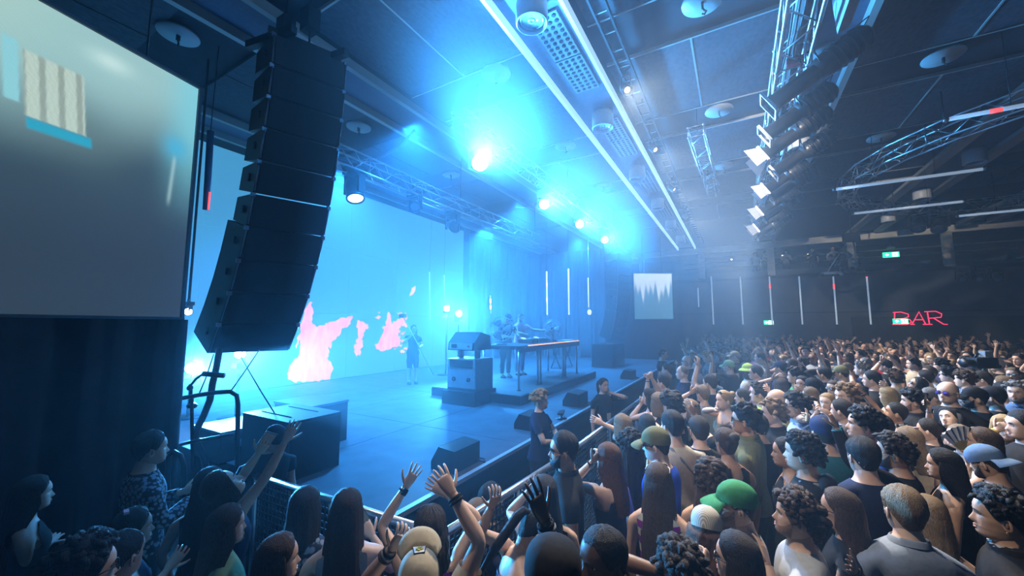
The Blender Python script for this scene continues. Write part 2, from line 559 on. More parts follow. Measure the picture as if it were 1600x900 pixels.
# ---- light tubes on the back wall
M_TUBE = mat('tube_diffuser', (.75, .80, .85), .4, emit=(.55, .75, 1.0), power=.35)
M_TUBEHOT = mat('tube_red_pixel', (.9, .3, .3), .4, emit=(1, .10, .10), power=1.2)
WT = ((1111, 'first from the far video screen', 0), (1157, 'second from the far video screen', 0), (1203, 'with a red glow, above an exit sign', 1), (1250, 'between the two red-glowing tubes', 0), (1304, 'with a red glow, below the hanging cluster', 1), (1357, 'last before the BAR sign', 2), (1088, 'short and dim, nearest the stage', 3))
for px, tx, red in WT:
    lo, hi = on_y(px + 4, 508 if red != 3 else 481, 24.8), on_y(px, 431 if red != 3 else 449, 24.8)
    hh = hi[2] - lo[2]
    t = thing('light_tube', 'vertical light tube on the back wall, ' + tx, 'light tube', tuple(lo), group='light tubes on the back wall')
    MB().tube([(0, 0, 0), (0, 0, hh)], .035, 8).build('tube', M_TUBE, t)
    MB().lathe([(.042, -.04), (.042, .03)], n=8).build('end_cap', M_BLACKP, t)
    MB().lathe([(.042, hh - .03), (.042, hh + .04)], n=8).build('end_cap', M_BLACKP, t)
    MB().box((0, .10, hh / 2), (.03, .18, .05)).build('bracket', M_BLACKP, t)
    if red in (1, 2):
        z = hh * (.80 if red == 1 else .985)
        MB().lathe([(.039, z - .16 if red == 1 else z - .05), (.039, z + .10 if red == 1 else z)], n=8).build('red_pixel', M_TUBEHOT, t)

# ---------------------------------------------------------------- trusses
def truss(root, pts, w=.30, h=.30, r=.022, rd=.010, step=.42, n=6):
    """Box truss along a polyline: four chords and their lacing, each a part."""
    pts = [np.array(p, float) for p in pts]
    loc = np.array(root.location)
    frames = []
    for i, p in enumerate(pts):
        t = pts[min(i + 1, len(pts) - 1)] - pts[max(i - 1, 0)]
        t = t / np.linalg.norm(t)
        sdv = np.cross(t, (0, 0, 1))
        sdv /= np.linalg.norm(sdv)
        frames.append((p, sdv))
    chords = []
    for sx, sz in ((-1, -1), (1, -1), (1, 1), (-1, 1)):
        c = [p + sdv * sx * w / 2 + np.array([0, 0, sz * h / 2]) - loc for p, sdv in frames]
        MB().tube(c, r, n).build('chord', M_STEEL, root)
        chords.append(c)
    def at(c, u):
        i = min(int(u), len(c) - 2)
        return c[i] + (c[i + 1] - c[i]) * (u - i)
    total = sum(np.linalg.norm(pts[i + 1] - pts[i]) for i in range(len(pts) - 1))
    m = max(2, int(total / step))
    for a, b_ in ((0, 1), (1, 2), (2, 3), (3, 0)):
        g = MB()
        for k in range(m):
            u0, u1 = k * (len(pts) - 1) / m, (k + 1) * (len(pts) - 1) / m
            g.tube([at(chords[a if k % 2 else b_], u0), at(chords[b_ if k % 2 else a], u1)], rd, 4)
            if k % 4 == 0:
                g.tube([at(chords[a], u0), at(chords[b_], u0)], rd, 4)
                g.ball(at(chords[a], u0), r * 1.6, 6, 4)
        g.build('lacing', M_STEEL, root)


t = thing('lighting_truss', 'long straight aluminium box truss carrying a row of spotlights', 'truss', (.86, 3.0, 6.2))
truss(t, [(.86, y, 6.2) for y in (3.0, 6.0, 9.0, 12.0, 15.0, 17.0)], .36, .34, .026, .012, .40)
for y in (5, 10, 15):
    MB().tube([(0, y - 3, .17), (0, y - 3, .85)], .012, 6).build('hanger', M_BLACK, t)
g = MB()
for k in range(3):
    g.tube([(-.05 + .05 * k, .5 * q, .14 + .05 * math.sin(q * 1.7 + k) - .02 * k) for q in range(28)], .014, 5)
g.build('cable_loom', M_BLACKP, t)
MB().box((.05, 3.55, -.02), (.20, .12, .10)).build('ratchet_strap', mat('strap_red', (.5, .03, .04), .7), t)
MB().prism([(.35, .2, .3), (.55, .2, .3), (.5, .2, -.2), (.38, .2, -.25)], (0, 2.6, 0)).build('cloth_swag', mat('swag_grey', (.45, .45, .48), .8), t)

# slack cable between the two trusses
a_, b_ = np.array((1.05, 9.4, 5.95)), np.array((3.0, 12.4, 6.05))
o = MB().tube([(b_ - a_) * q + np.array((0, 0, -.9 * 4 * .3 * q * (1 - q))) for q in np.linspace(0, 1, 13)], .012, 6).build('slack_cable', M_BLACKP, loc=tuple(a_))
tag(o, 'slack cable sagging from the spotlight truss to the ring truss', 'cable')
# ring truss
cx, cy_, rr = 7.3, 13.3, 4.5
N = 28
ring = [(cx + rr * math.cos(a), cy_ + rr * math.sin(a), 6.2) for a in np.arange(N + 1) * 2 * math.pi / N]
t = thing('ring_truss', 'large circular aluminium truss hung below the dark ceiling', 'truss', (cx, cy_, 6.2))
truss(t, ring, .34, .34, .022, .011, .42)
for a in (.6, 2.2, 3.8, 5.4):
    MB().tube([(rr * math.cos(a), rr * math.sin(a), .15), (rr * math.cos(a), rr * math.sin(a), .85)], .012, 6).build('hanger', M_BLACK, t)
t = thing('ladder_truss', 'short ladder truss lit blue below the ceiling', 'truss', (-.55, 8.7, 6.5))
truss(t, [(-.55, 8.7, 6.5), (-.48, 10.8, 6.5), (-.41, 12.9, 6.5)], .30, .22, .016, .008, .40, 5)
for y in (0.2, 4.0):
    MB().tube([(.02, y, .08), (.02, y, .60)], .01, 5).build('hanger', M_BLACK, t)
t = thing('wall_truss', 'thin distant truss rising at the right edge above the ring truss', 'truss', (8.6, 11.0, 6.7))
truss(t, [(7.2, 13.2, 6.7), (8.0, 12.0, 6.7), (10.5, 8.5, 6.7)], .26, .22, .014, .007, .36, 5)
# horizontal light tubes hung in the ring
for (x0, x1, y, z), tx, red in (((3.2, 5.6, 8.95, 5.82), 'nearest, with a red pixel', 1), ((2.3, 4.86, 12.2, 5.8), 'second, crossing the ring front', 0), ((3.25, 5.6, 15.2, 5.8), 'third, just above the moving heads', 0), ((6.15, 8.9, 17.2, 5.8), 'furthest, above the balcony beam', 0)):
    t = thing('light_tube', 'horizontal light tube under the ring truss, ' + tx, 'light tube', (x0, y, z), group='light tubes under the ring truss')
    MB().tube([(0, 0, 0), (x1 - x0, 0, 0)], .036, 8).build('tube', M_TUBE, t)
    for q in (0, x1 - x0):
        MB().tube([(q - .04, 0, 0), (q + .02, 0, 0)], .045, 8).build('end_cap', M_STEEL, t)
    for q in (.3, .7):
        MB().tube([((x1 - x0) * q, 0, .03), ((x1 - x0) * q, 0, CEIL + .1 - z)], .006, 5).build('hanger', M_BLACK, t)
    if red:
        MB().tube([(.48, 0, 0), (.62, 0, 0)], .040, 8).build('red_pixel', M_TUBEHOT, t)

# profile spotlights along the straight truss
M_BODY = mat('spot_housing', (.02, .022, .026), .38, .2, noise=.1)
M_DOOR = mat('barn_door_pale', (.62, .66, .70), .5)


def profile_spot(loc, d, L, label, door, sc=1.0):
    t = thing('profile_spotlight', label, 'spotlight', tuple(loc), group='spotlights on the straight truss')
    R = axes(d)
    T = lambda p: (R @ (np.array(p) * sc))
    g = MB()
    g.lathe([(.085, -L * .55), (.125, -L * .50), (.13, -L * .12), (.10, -.02)], n=14, rot=R * sc)
    g.build('lamp_house', M_BODY, t)
    g = MB()
    for k in range(5):
        z = -L * .45 + k * .06
        g.lathe([(.131, z), (.142, z + .01), (.142, z + .022), (.131, z + .03)], n=14, rot=R * sc, cap=(False, False))
    g.build('cooling_fin', M_BODY, t)
    MB().lathe([(.088, -.03), (.092, L * .42), (.10, L * .43), (.10, L * .50)], n=14, rot=R * sc, cap=(False, False)).build('lens_tube', M_BODY, t)
    MB().lathe([(.088, L * .46), (.06, L * .475), (.001, L * .48)], n=14, rot=R * sc).build('lens', mat('spot_lens', (.25, .32, .40), .1), t)
    g = MB()
    a = .125 if not door else .12
    for sx, sy, w, h in ((1, 0, .016, .26), (-1, 0, .016, .26), (0, 1, .26, .016), (0, -1, .26, .016)):
        g.box(T((sx * a, sy * a, L * .50)), np.array((w, h, .03)) * sc, R)
    g.build('colour_frame', M_STEEL, t)
    if door:
        for sx, sy, m in ((1, 0, M_DOOR), (-1, 0, M_BODY), (0, 1, M_BODY), (0, -1, M_BODY)):
            ax = np.array([sx, sy, 0.0])
            tg = np.array([-sy, sx, 0.0])
            q = [ax * .12 + tg * .11 + np.array([0, 0, L * .52]), ax * .12 - tg * .11 + np.array([0, 0, L * .52]), ax * .24 - tg * .15 + np.array([0, 0, L * .52 + .16]), ax * .24 + tg * .15 + np.array([0, 0, L * .52 + .16])]
            g = MB()
            g.prism([T(p) for p in q], T(ax * .004))
            g.build('barn_door', m, t)
    g = MB()
    g.tube([T((.15, 0, -.05)), T((.16, 0, 0)) + np.array([0, 0, .16]), np.array([0, 0, .34]) * sc, T((-.16, 0, 0)) + np.array([0, 0, .16]), T((-.15, 0, -.05))], .012, 5)
    g.box(np.array([0, 0, .36]) * sc, (.06, .05, .07))
    g.build('yoke', M_BLACK, t)
    MB().tube([np.array([0, 0, .36]), np.array([1.0 - loc[0], 0, 6.03 - loc[2]]), np.array([1.04 - loc[0], 0, 6.06 - loc[2]])], .018, 6).build('hook_clamp', M_BLACK, t)
    g = MB()
    g.tube([T((0, .05, -L * .5)), T((.1, .1, -L * .6)), np.array([-.1, .2, .2]), np.array([-.12, .1, .4])], .008, 5)
    g.build('cable', M_BLACKP, t)


SPOTS = [(1.05, 6.15, 5.72, .95, 0, 'largest and nearest, with square lens frame'), (.98, 7.25, 5.72, .80, 0, 'second, below the nearest one'), (1.02, 8.0, 5.70, .85, 1, 'third, with a bright open barn door'), (1.25, 9.1, 5.72, .85, 0, 'fourth, pale grey body'), (1.1, 10.3, 5.70, .7, 1, 'fifth, with open pale barn door'), (1.3, 11.0, 5.72, .8, 0, 'sixth'), (1.1, 12.2, 5.70, .75, 1, 'seventh, small barn door'), (1.25, 13.0, 5.72, .8, 0, 'eighth'), (1.1, 14.3, 5.70, .75, 1, 'ninth, small barn door'), (1.2, 15.4, 5.72, .9, 0, 'lowest in the photo, nearest the balcony')]
for x, y, z, L, door, tx in SPOTS:
    profile_spot((x, y, z), (-.86, .05, -.50), L, 'black profile spotlight on the straight truss, ' + tx, door, 1.25)

M_LENS = mat('beam_lens', (.8, .9, 1), .3, emit=(.55, .85, 1.0), power=60)
M_LENSB = mat('moving_head_glass', (.12, .16, .22), .1)


def moving_head(loc, d, label, sc=1.0, lens=None, group=None, up=1, hang=None):
    """Base box on the truss, U-shaped yoke, drum head aimed along d."""
    t = thing('moving_head', label, 'stage light', tuple(loc), group=group)
    MB().box((0, 0, .30 * sc * up), (.30 * sc, .26 * sc, .13 * sc)).build('base', M_BODY, t)
    g = MB()
    for sd in (-1, 1):
        g.box((sd * .17 * sc, 0, .10 * sc * up), (.04 * sc, .12 * sc, .34 * sc))
    g.box((0, 0, .22 * sc * up), (.36 * sc, .14 * sc, .05 * sc))
    g.build('yoke', M_BODY, t)
    R = axes(d)
    h = MB().lathe([(.08, -.20), (.125, -.16), (.14, .0), (.135, .14), (.145, .15), (.145, .19), (.125, .19), (.12, .17)], n=20, rot=R * sc).build('head', M_BODY, t)
    MB().lathe([(.118, .172), (.08, .185), (.001, .19)], n=20, rot=R * sc).build('lens', lens or M_LENSB, h)
    if up > 0:
        h = np.array(hang if hang is not None else (loc[0], loc[1], loc[2] + .46 * sc)) - np.array(loc)
        MB().tube([(0, 0, .34 * sc), tuple(h)], .025, 6).build('clamp', M_BLACK, t)
    return t


for i, ((x, y, z), to) in enumerate(zip(LAMP_SPOTS, ((1.5, 1.0, 1.6), (2.0, 4.0, 1.5), (2.0, 7.0, 1.5), (2.0, 9.0, 1.5)))):
    d = np.array((0, 0, 2.4)) - np.array((x, y, z))
    moving_head((x, y, z), d, 'blazing blue-white stage light in haze, ' + ('largest glow', 'second from the brightest', 'third from the brightest', 'smallest glow')[i], 1.0 if i else 1.25, M_LENS, 'blazing stage lights', hang=(x - .15, y, 6.10))
t = thing('lighting_truss', 'stage-front truss above the performers carrying the blazing lights', 'truss', (-4.3, 5.4, 6.25))
truss(t, [(-4.3, 5.4, 6.25), (-4.3, 10, 6.25), (-4.3, 16, 6.25)], .30, .30, .020, .010, .5, 5)
for y in (.4, 5, 10):
    MB().tube([(.15, y, .15), (.15, y, .86)], .01, 5).build('hanger', M_BLACK, t)
t = thing('lighting_truss', 'rear stage truss lit blue, carrying three moving heads', 'truss', (-6.5, 3.6, 5.65))
truss(t, [(-6.5, 3.6, 5.65), (-6.5, 7, 5.65), (-6.5, 13, 5.65)], .32, .36, .022, .010, .5, 5)
for y in (.4, 4.5, 9):
    MB().tube([(.16, y, .18), (.16, y, 1.46)], .01, 5).build('hanger', M_BLACK, t)
moving_head((-6.6, 4.95, 5.15), (.35, -.1, -.9), 'moving head with a bright lens slit beside the loudspeaker tower', 1.25, mat('lens_glow', (.8, .9, 1), .3, emit=(.6, .9, 1), power=5), hang=(-6.66, 4.95, 5.47))
moving_head((-6.5, 6.55, 5.2), (.6, -.6, -.25), 'moving head facing out with a round dark lens, under the rear truss', 1.0, hang=(-6.66, 6.55, 5.47))
moving_head((-6.6, 8.1, 5.1), (.7, -.4, -.3), 'square moving head with white reflections, third under the rear truss', 1.1, hang=(-6.66, 8.1, 5.47))
moving_head((-6.0, 3.0, 6.35), (.3, -.5, -.8), 'dark moving head tucked above the loudspeaker tower', 1.0, hang=(-6.0, 3.0, 6.95))
moving_head((5.4, 17.6, 5.75), (-.3, -.5, -.8), 'black moving head under the ring truss, the one with a rounded body', 1.3, hang=(5.5, 17.45, 6.06))
moving_head((5.95, 17.9, 5.72), (-.2, -.6, -.75), 'black moving head under the ring truss, beside the light tube', 1.35, hang=(5.98, 17.6, 6.06))
for i, px in enumerate((1503, 1530, 1557)):
    p = on_y(px, 434, 24.4)
    moving_head(tuple(p), (-.2, -.8, -.5), 'small wall light under the balcony, ' + ('first from the post', 'middle of the three', 'nearest the photo edge')[i], 1.0, group='three wall lights under the balcony', hang=(p[0], 24.97, 4.93))
# hanging light cluster
p = on_y(1322, 405, 20)
t = thing('light_cluster', 'hanging cluster of small lamps on a square frame before the balcony', 'light rig', tuple(p))
g = MB()
for a, c in (((-.8, 0, -.5), (.6, 0, -.5)), ((-.8, .5, -.5), (.6, .5, -.5)), ((-.8, 0, -.5), (-.8, .5, -.5)), ((.6, 0, -.5), (.6, .5, -.5)), ((-.6, .2, -.5), (.2, .2, .9)), ((.4, .2, -.5), (.3, .2, .9))):
    g.tube([a, c], .03, 6)
g.build('frame', M_STEEL, t)
MB().box((.25, .2, .9), (.5, .35, .35)).build('hoist', M_BLACK, t)
MB().tube([(.25, .2, 1.0), (.25, .2, CEIL + .1 - p[2])], .02, 6).build('chain', M_BLACK, t)
rng0 = np.random.default_rng(5)
for k in range(16):
    q = np.array((rng0.uniform(-.8, .7), rng0.uniform(0, .5), rng0.uniform(-.6, .35)))
    l = MB().lathe([(.05, -.10), (.09, -.06), (.09, .06), (.10, .08)], tuple(q), 10, rot=axes(rng0.normal(0, 1, 3) + np.array((0, -1, -.6)))).build('lamp', M_STEEL if k % 2 else M_BODY, t)

# ---------------------------------------------------------------- stage
ST = .75
M_STAGE = mat('stage_carpet', (.10, .12, .15), .62, noise=.22, scale=3.0, bump=.03)
M_EDGE = mat('stage_edge_metal', (.75, .78, .80), .35, .6, noise=.05)
M_DRAPE = mat('black_drape', (.010, .012, .017), .9, noise=.25, scale=5)
s = thing('stage', 'wide low stage with dark floor and bright metal edge trim', 'stage', (-2.66, 2.42, 0))
MB().box((-3.97, 8.6, ST / 2), (7.94, 17.2, ST)).build('skirt', M_DRAPE, s)
n = 0
for i in range(4):
    for j in range(7):
        MB().box((-1.0 - 1.995 * i, 1.23 + 2.457 * j, ST - .011), (1.985, 2.447, .03)).build('deck_panel', M_STAGE, s)
MB().box((.012, 8.6, ST - .01), (.06, 17.2, .045)).build('edge_trim', M_EDGE, s)
MB().box((-.75, -.012, ST - .01), (1.5, .06, .045)).build('edge_trim', M_EDGE, s)
# cable groove lines in the pit front
MB().box((-1.0, 8.6, .02), (.05, 14, .03)).build('cable_ramp', M_BLACKP, s)

# LED wall with the pink picture
LEDX = -10.8
t = thing('video_wall', 'glowing blue video wall at the back of the stage with pink flame shapes', 'video wall', (LEDX, 0.0, ST))
M_LED = mat('led_blue', (.02, .05, .1), .4, emit=(.09, .46, .86), power=.72)
pmesh = MB().box((0, 0, 0), (.12, 1.995, 1.995)).mesh('led_panel')
pmesh.materials.append(M_LED)
for i in range(7):
    for j in range(3):
        link('led_panel', pmesh, t, loc=(0, 1 + 2 * i, 1 + 2 * j))
M_PINK = mat('led_pink', (.5, .2, .3), .4, emit=(1.0, .36, .52), power=1.25, noise=.0)
nt = M_PINK.node_tree
tcn, nzn, rpn = nt.nodes.new('ShaderNodeTexCoord'), nt.nodes.new('ShaderNodeTexNoise'), nt.nodes.new('ShaderNodeValToRGB')
mpn = nt.nodes.new('ShaderNodeMapping')
mpn.inputs['Scale'].default_value = (1, 3.0, 1.0)
mpn.inputs['Rotation'].default_value = (.5, 0, 0)
nzn.inputs['Scale'].default_value = 2.2
nzn.inputs['Detail'].default_value = 6
rpn.color_ramp.elements[0].position, rpn.color_ramp.elements[0].color = .38, (1.0, .13, .24, 1)
rpn.color_ramp.elements[1].position, rpn.color_ramp.elements[1].color = .66, (.95, .26, .48, 1)
nt.links.new(tcn.outputs['Object'], mpn.inputs[0])
nt.links.new(mpn.outputs[0], nzn.inputs[0])
nt.links.new(nzn.outputs['Fac'], rpn.inputs[0])
nt.links.new(rpn.outputs[0], nt.nodes['Principled BSDF'].inputs['Emission Color'])


def on_x(x, y, v):
    d = ray(x, y)
    return np.array([0, 0, CAMZ]) + d * v / d[0]


def led_shape(name, outline, seed, jag=.05):
    rg = np.random.default_rng(seed)
    P = [on_x(x, y, LEDX + .08) - np.array((LEDX, 0.0, ST)) for x, y in outline]
    Q = []
    for i in range(len(P)):
        a, c = P[i], P[(i + 1) % len(P)]
        m = max(1, int(np.linalg.norm(c - a) / .055))
        for k in range(m):
            q = a + (c - a) * k / m
            q = q + np.array([0, *(rg.normal(0, jag, 2) * (1.6 if rg.random() < .15 else .7))])
            Q.append(q)
    me = bpy.data.meshes.new(name)
    me.from_pydata([tuple(q) for q in Q], [], [list(range(len(Q)))])
    me.update()
    link(name, me, t, [M_PINK])


led_shape('pink_shape', [(452, 596), (449, 584), (455, 570), (468, 555), (470, 530), (462, 545), (470, 515), (482, 498), (495, 512), (510, 505), (535, 497), (552, 495), (545, 508), (532, 520), (520, 535), (513, 560), (520, 572), (517, 592), (500, 594), (478, 597)], 1, .03)
led_shape('pink_shape', [(470, 512), (478, 480), (487, 470), (490, 492), (484, 508), (474, 524)], 2, .03)
led_shape('pink_shape', [(553, 545), (560, 520), (558, 503), (568, 502), (578, 510), (568, 520), (566, 540), (562, 556), (556, 556)], 3, .035)
led_shape('pink_shape', [(588, 545), (600, 520), (603, 498), (609, 490), (614, 505), (626, 497), (636, 495), (622, 515), (624, 540), (610, 546), (598, 548)], 4, .05)
led_shape('pink_shape', [(640, 462), (644, 450), (650, 446), (649, 456), (643, 462)], 5, .02)
rg = np.random.default_rng(9)
for k in range(34):
    x, y = rg.uniform(588, 640), rg.uniform(488, 550)
    w_ = rg.uniform(1.5, 5)
    led_shape('pink_fleck', [(x - w_, y), (x, y - w_ * .5), (x + w_, y - 1), (x + w_ * .3, y + w_ * .6)], 20 + k, .015)

# ---- video screens beside the stage (picture painted on the screen itself)
def screen_picture(kind, P, az, w, h):
    me = bpy.data.meshes.new('picture')
    W, Hn = 360, 150
    u, v = np.meshgrid(np.linspace(0, 1, W + 1), np.linspace(0, 1, Hn + 1))
    co = np.stack([u * w, np.zeros_like(u), v * h], -1).reshape(-1, 3)
    a = np.arange((W + 1) * (Hn + 1)).reshape(Hn + 1, W + 1)
    f = np.stack([a[:-1, :-1], a[:-1, 1:], a[1:, 1:], a[1:, :-1]], -1).reshape(-1, 4)
    me.from_pydata(co.tolist(), [], f.tolist())
    u, v = u.ravel(), v.ravel()

    def sm(x, a_, b_):
        q = np.clip((x - a_) / (b_ - a_), 0, 1)
        return q * q * (3 - 2 * q)

    def put(c, k, col):
        k = np.asarray(k, float)[:, None]
        return c * (1 - k) + k * np.array(col)
    c = np.zeros((len(u), 3)) + np.array([.030, .050, .072])
    if kind == 'near':
        # u runs from the stage edge (0) outwards; metres along the cloth, z from the bottom
        x, z = u * w, v * h
        c = put(c, sm(z, .4, 2.2), (.050, .095, .125))
        c = put(c, sm(z + .30 * np.sin(x * 1.4 - .6), 1.5, 2.55) * .95, (.33, .56, .56))
        c = put(c, sm(z, 2.0, 2.75) * sm(x, .9, 2.0) * .8, (.46, .66, .55))
        c = put(c, sm(z, .9, 2.3) * (1 - sm(x, .0, .45)) * .85, (.20, .60, .70))
        c = put(c, np.exp(-((x - .18) / .12) ** 2 - ((z - 1.92) / .14) ** 2) * .8, (.06, .45, .70))
        c = put(c, np.exp(-((x - 1.0 - .25 * (z - 1.8)) / .30) ** 2 - ((z - 1.75) / .35) ** 2) * .55, (.10, .17, .18))
        # bright corrugated sheet
        X = (x - 1.14 - .10 * (z - 1.85)) / .20
        Z = (z - 1.97) / .29
        ins = (1 - sm(np.abs(X), .93, 1.0)) * (1 - sm(np.abs(Z), .93, 1.0))
        rib = .62 + .38 * sm(np.sin(X * 10.5 + .4), -.75, -.2)
        sp = .93 + .07 * np.sin(X * 31 + 3 * np.sin(Z * 17)) * np.sin(Z * 23)
        c = put(c, ins, (.50, .64, .56)) * (1 - ins[:, None] * (1 - (rib * sp)[:, None]))
        c = put(c, (1 - sm(np.abs(X + .12), 1.0, 1.1)) * sm(-Z, .97, 1.02) * (1 - sm(-Z, 1.25, 1.38)), (.03, .36, .52))
        c = put(c, sm(X, 1.08, 1.14) * (1 - sm(X, 1.5, 1.6)) * (1 - sm(np.abs(Z - .25), .85, .95)), (.26, .60, .66))
        c = put(c, sm(X, 1.7, 1.76) * (1 - sm(X, 2.0, 2.1)) * (1 - sm(np.abs(Z - .1), .8, .9)) * .8, (.45, .50, .34))
        c = put(c, .7 * np.exp(-((x - .80 - .45 * (z - 2.5)) / .17) ** 2 - ((z - 2.52 + .2 * (x - .80)) / .09) ** 2), (.62, .82, .78))
        c = put(c, .55 * np.exp(-((x - .20 + .05 * (z - 1.5)) / .018) ** 2) * sm(z, 1.2, 1.35) * (1 - sm(z, 1.75, 1.85)), (.45, .68, .70))
        c = c * (1 + .03 * (np.sin(x * 190) * np.sin(z * 173 + x * 57))[:, None])
    else:
        edge = .62 + .14 * np.sin(u * 21) * np.sin(u * 7.3) + .10 * np.sin(u * 47)
        k = sm(v, edge - .12, edge + .10)[:, None]
        c = np.array([.10, .28, .42]) * (1 - k) + k * np.array([.80, .95, 1.0])
    ca = me.color_attributes.new('picture', 'FLOAT_COLOR', 'POINT')
    ca.data.foreach_set('color', np.hstack([c, np.ones((len(c), 1))]).astype(np.float32).ravel())
    m = bpy.data.materials.new('screen_picture_' + kind)
    m.use_nodes = True
    nt = m.node_tree
    b = nt.nodes['Principled BSDF']
    b.inputs['Base Color'].default_value = (.05, .05, .05, 1)
    b.inputs['Roughness'].default_value = .7
    at = nt.nodes.new('ShaderNodeAttribute')
    at.attribute_name = 'picture'
    nt.links.new(at.outputs['Color'], b.inputs['Emission Color'])
    b.inputs['Emission Strength'].default_value = 1.0 if kind == 'near' else .75
    me.materials.append(m)
    return me


def screen(P, az, w, h, kind, label):
    """P: the edge nearest the stage, bottom; az: heading (from +Y, clockwise) in which the screen runs away from P."""
    t = thing('video_screen', label, 'screen', tuple(P), -az + math.pi / 2)      # local X runs along the screen
    o = link('picture', screen_picture(kind, P, az, w, h), t)
    o.location = (0, .004, 0) if kind == 'near' else (0, -.004, 0)
    sy = -1 if kind == 'near' else 1
    MB().box((w / 2, sy * .05, h / 2), (w + .04, .08, h + .04)).build('backing', M_DRAPE, t)
    g = MB()
    for z in (-.02, h + .02):
        g.box((w / 2, 0, z), (w + .08, .05, .035))
    for x in (-.02, w + .02):
        g.box((x, 0, h / 2), (.035, .05, h + .04))
    g.build('frame', mat('screen_frame', (.10, .12, .14), .5), t)
    for x in (.5, w - .5):
        MB().tube([(x, sy * .05, h), (x, sy * .05, CEIL + .08 - P[2])], .01, 5).build('hanger', M_BLACK, t)
    return t


SP = np.array((-5.47, 1.88, 2.49))
screen(SP, math.radians(166), 4.6, 2.74, 'near', 'large video screen with a pale teal picture beside the near loudspeaker tower')
screen((-4.50, 20.3, 2.72), math.radians(58), 2.0, 2.35, 'far', 'distant video screen with white icicle-like picture beyond the far loudspeaker tower')
# black drape under the near screen
t = thing('stage_drape', 'black drape hanging below the near video screen', 'curtain', (SP[0] + .02, SP[1], 0), -math.radians(166) + math.pi / 2)
g = MB()
xs = np.linspace(0, 4.6, 120)
wv = .05 * np.sin(xs * 11) + .025 * np.sin(xs * 23 + 1)
g.loft([np.vstack([np.stack([xs, wv * k + .08, np.full(120, z)], -1), np.stack([xs[::-1], wv[::-1] * k + .12, np.full(120, z)], -1)]) for z, k in ((.02, 1.2), (1.2, 1), (2.46, .5))])
g.build('cloth', M_DRAPE, t)

# ---- loudspeaker towers
M_SPK = mat('loudspeaker_black', (.011, .012, .015), .55, noise=.2, scale=30)
M_GRILL = mat('loudspeaker_grille', (.016, .017, .021), .6, .2, noise=.35, scale=220, bump=.15)


def line_array(T, back, side, n, bh, w, dep, angles, label, hooks=True):
    t = thing('loudspeaker_tower', label, 'loudspeaker', tuple(T))
    p = np.zeros(3)
    back, side = np.array(back, float), np.array(side, float)
    for k in range(n):
        a = math.radians(angles[k])
        dn = np.array([0, 0, -1]) * math.cos(a) + back * math.sin(a)
        bk = back * math.cos(a) + np.array([0, 0, 1]) * math.sin(a)
        q = p + dn * bh
        def pt(x, y, z):
            return p + side * x + bk * y + dn * z
        g = MB()
        e = .008
        tw = .16
        big = k >= n - 4
        D = dep * (1.18 if big else 1.0)
        tp = -.02 if big else .05
        V = [pt(0, 0, e), pt(w, 0, e), pt(w - tw, D, e + tp), pt(tw, D, e + tp), pt(0, 0, bh - e), pt(w, 0, bh - e), pt(w - tw, D, bh - e - tp), pt(tw, D, bh - e - tp)]
        g.add(V, [(0, 1, 2, 3), (7, 6, 5, 4), (0, 4, 5, 1), (1, 5, 6, 2), (2, 6, 7, 3), (3, 7, 4, 0)], 0, False)
        c = g.build('cabinet', M_SPK, t)
        g = MB()
        V = [pt(.03, -.012, e + .012), pt(w - .03, -.012, e + .012), pt(w - .03, -.012, bh - e - .012), pt(.03, -.012, bh - e - .012)]
        g.prism(V, bk * .014)
        g.build('grille', M_GRILL, c)
        for x in (0.006, w - .006):
            g = MB()
            g.tube([pt(x, -.012, .03), pt(x, -.012, bh - .03)], .010, 5)
            g.box(pt(x, .0, .02), (.03, .05, .05))
            g.build('rigging_bar', mat('rigging_steel', (.16, .18, .22), .35, .8), c)
        g = MB()
        for x in (.10, ):
            g.box(pt(.05, D * .35, bh * .5), (.05, .05, .09))
        g.build('side_handle', M_BLACKP, c)
        p = q
    g = MB()
    for x in (.12, w - .12):
        g.box(side * x + back * dep * .45 + np.array((0, 0, .06)), (.08, dep * 1.5, .10), rz3(math.atan2(back[1], back[0]) + math.pi / 2))
    g.box(side * w / 2 + back * .1 + np.array((0, 0, .06)), (.08, w, .10), rz3(math.atan2(side[1], side[0]) - math.pi / 2))
    g.build('bumper_frame', M_BLACK, t)
    for y in (.05, dep * .9):
        g = MB()
        c = side * w / 2 + back * y
        g.box(c + np.array((0, 0, .42)), (.20, .16, .32))
        g.build('chain_hoist', M_BLACK, t)
        MB().tube([c + np.array((0, 0, .1)), c + np.array((0, 0, CEIL - T[2]))], .014, 6).build('chain', M_BLACK, t)
    return t


ANG = (1, 3, 5, 7, 9, 11, 14, 17, 21, 25)
line_array((-4.88, 2.39, 6.08), (-.985, -.17, 0), (.33, .944, 0), 10, .415, .88, .56, ANG, 'huge black loudspeaker tower hanging beside the near video screen')
line_array((-4.95, 18.9, 5.95), (-.956, -.29, 0), (.40, .916, 0), 12, .36, 1.1, .52, (0, 1, 1, 2, 3, 4, 5, 7, 9, 12, 15, 19), 'distant curved loudspeaker tower in blue haze at the stage end')

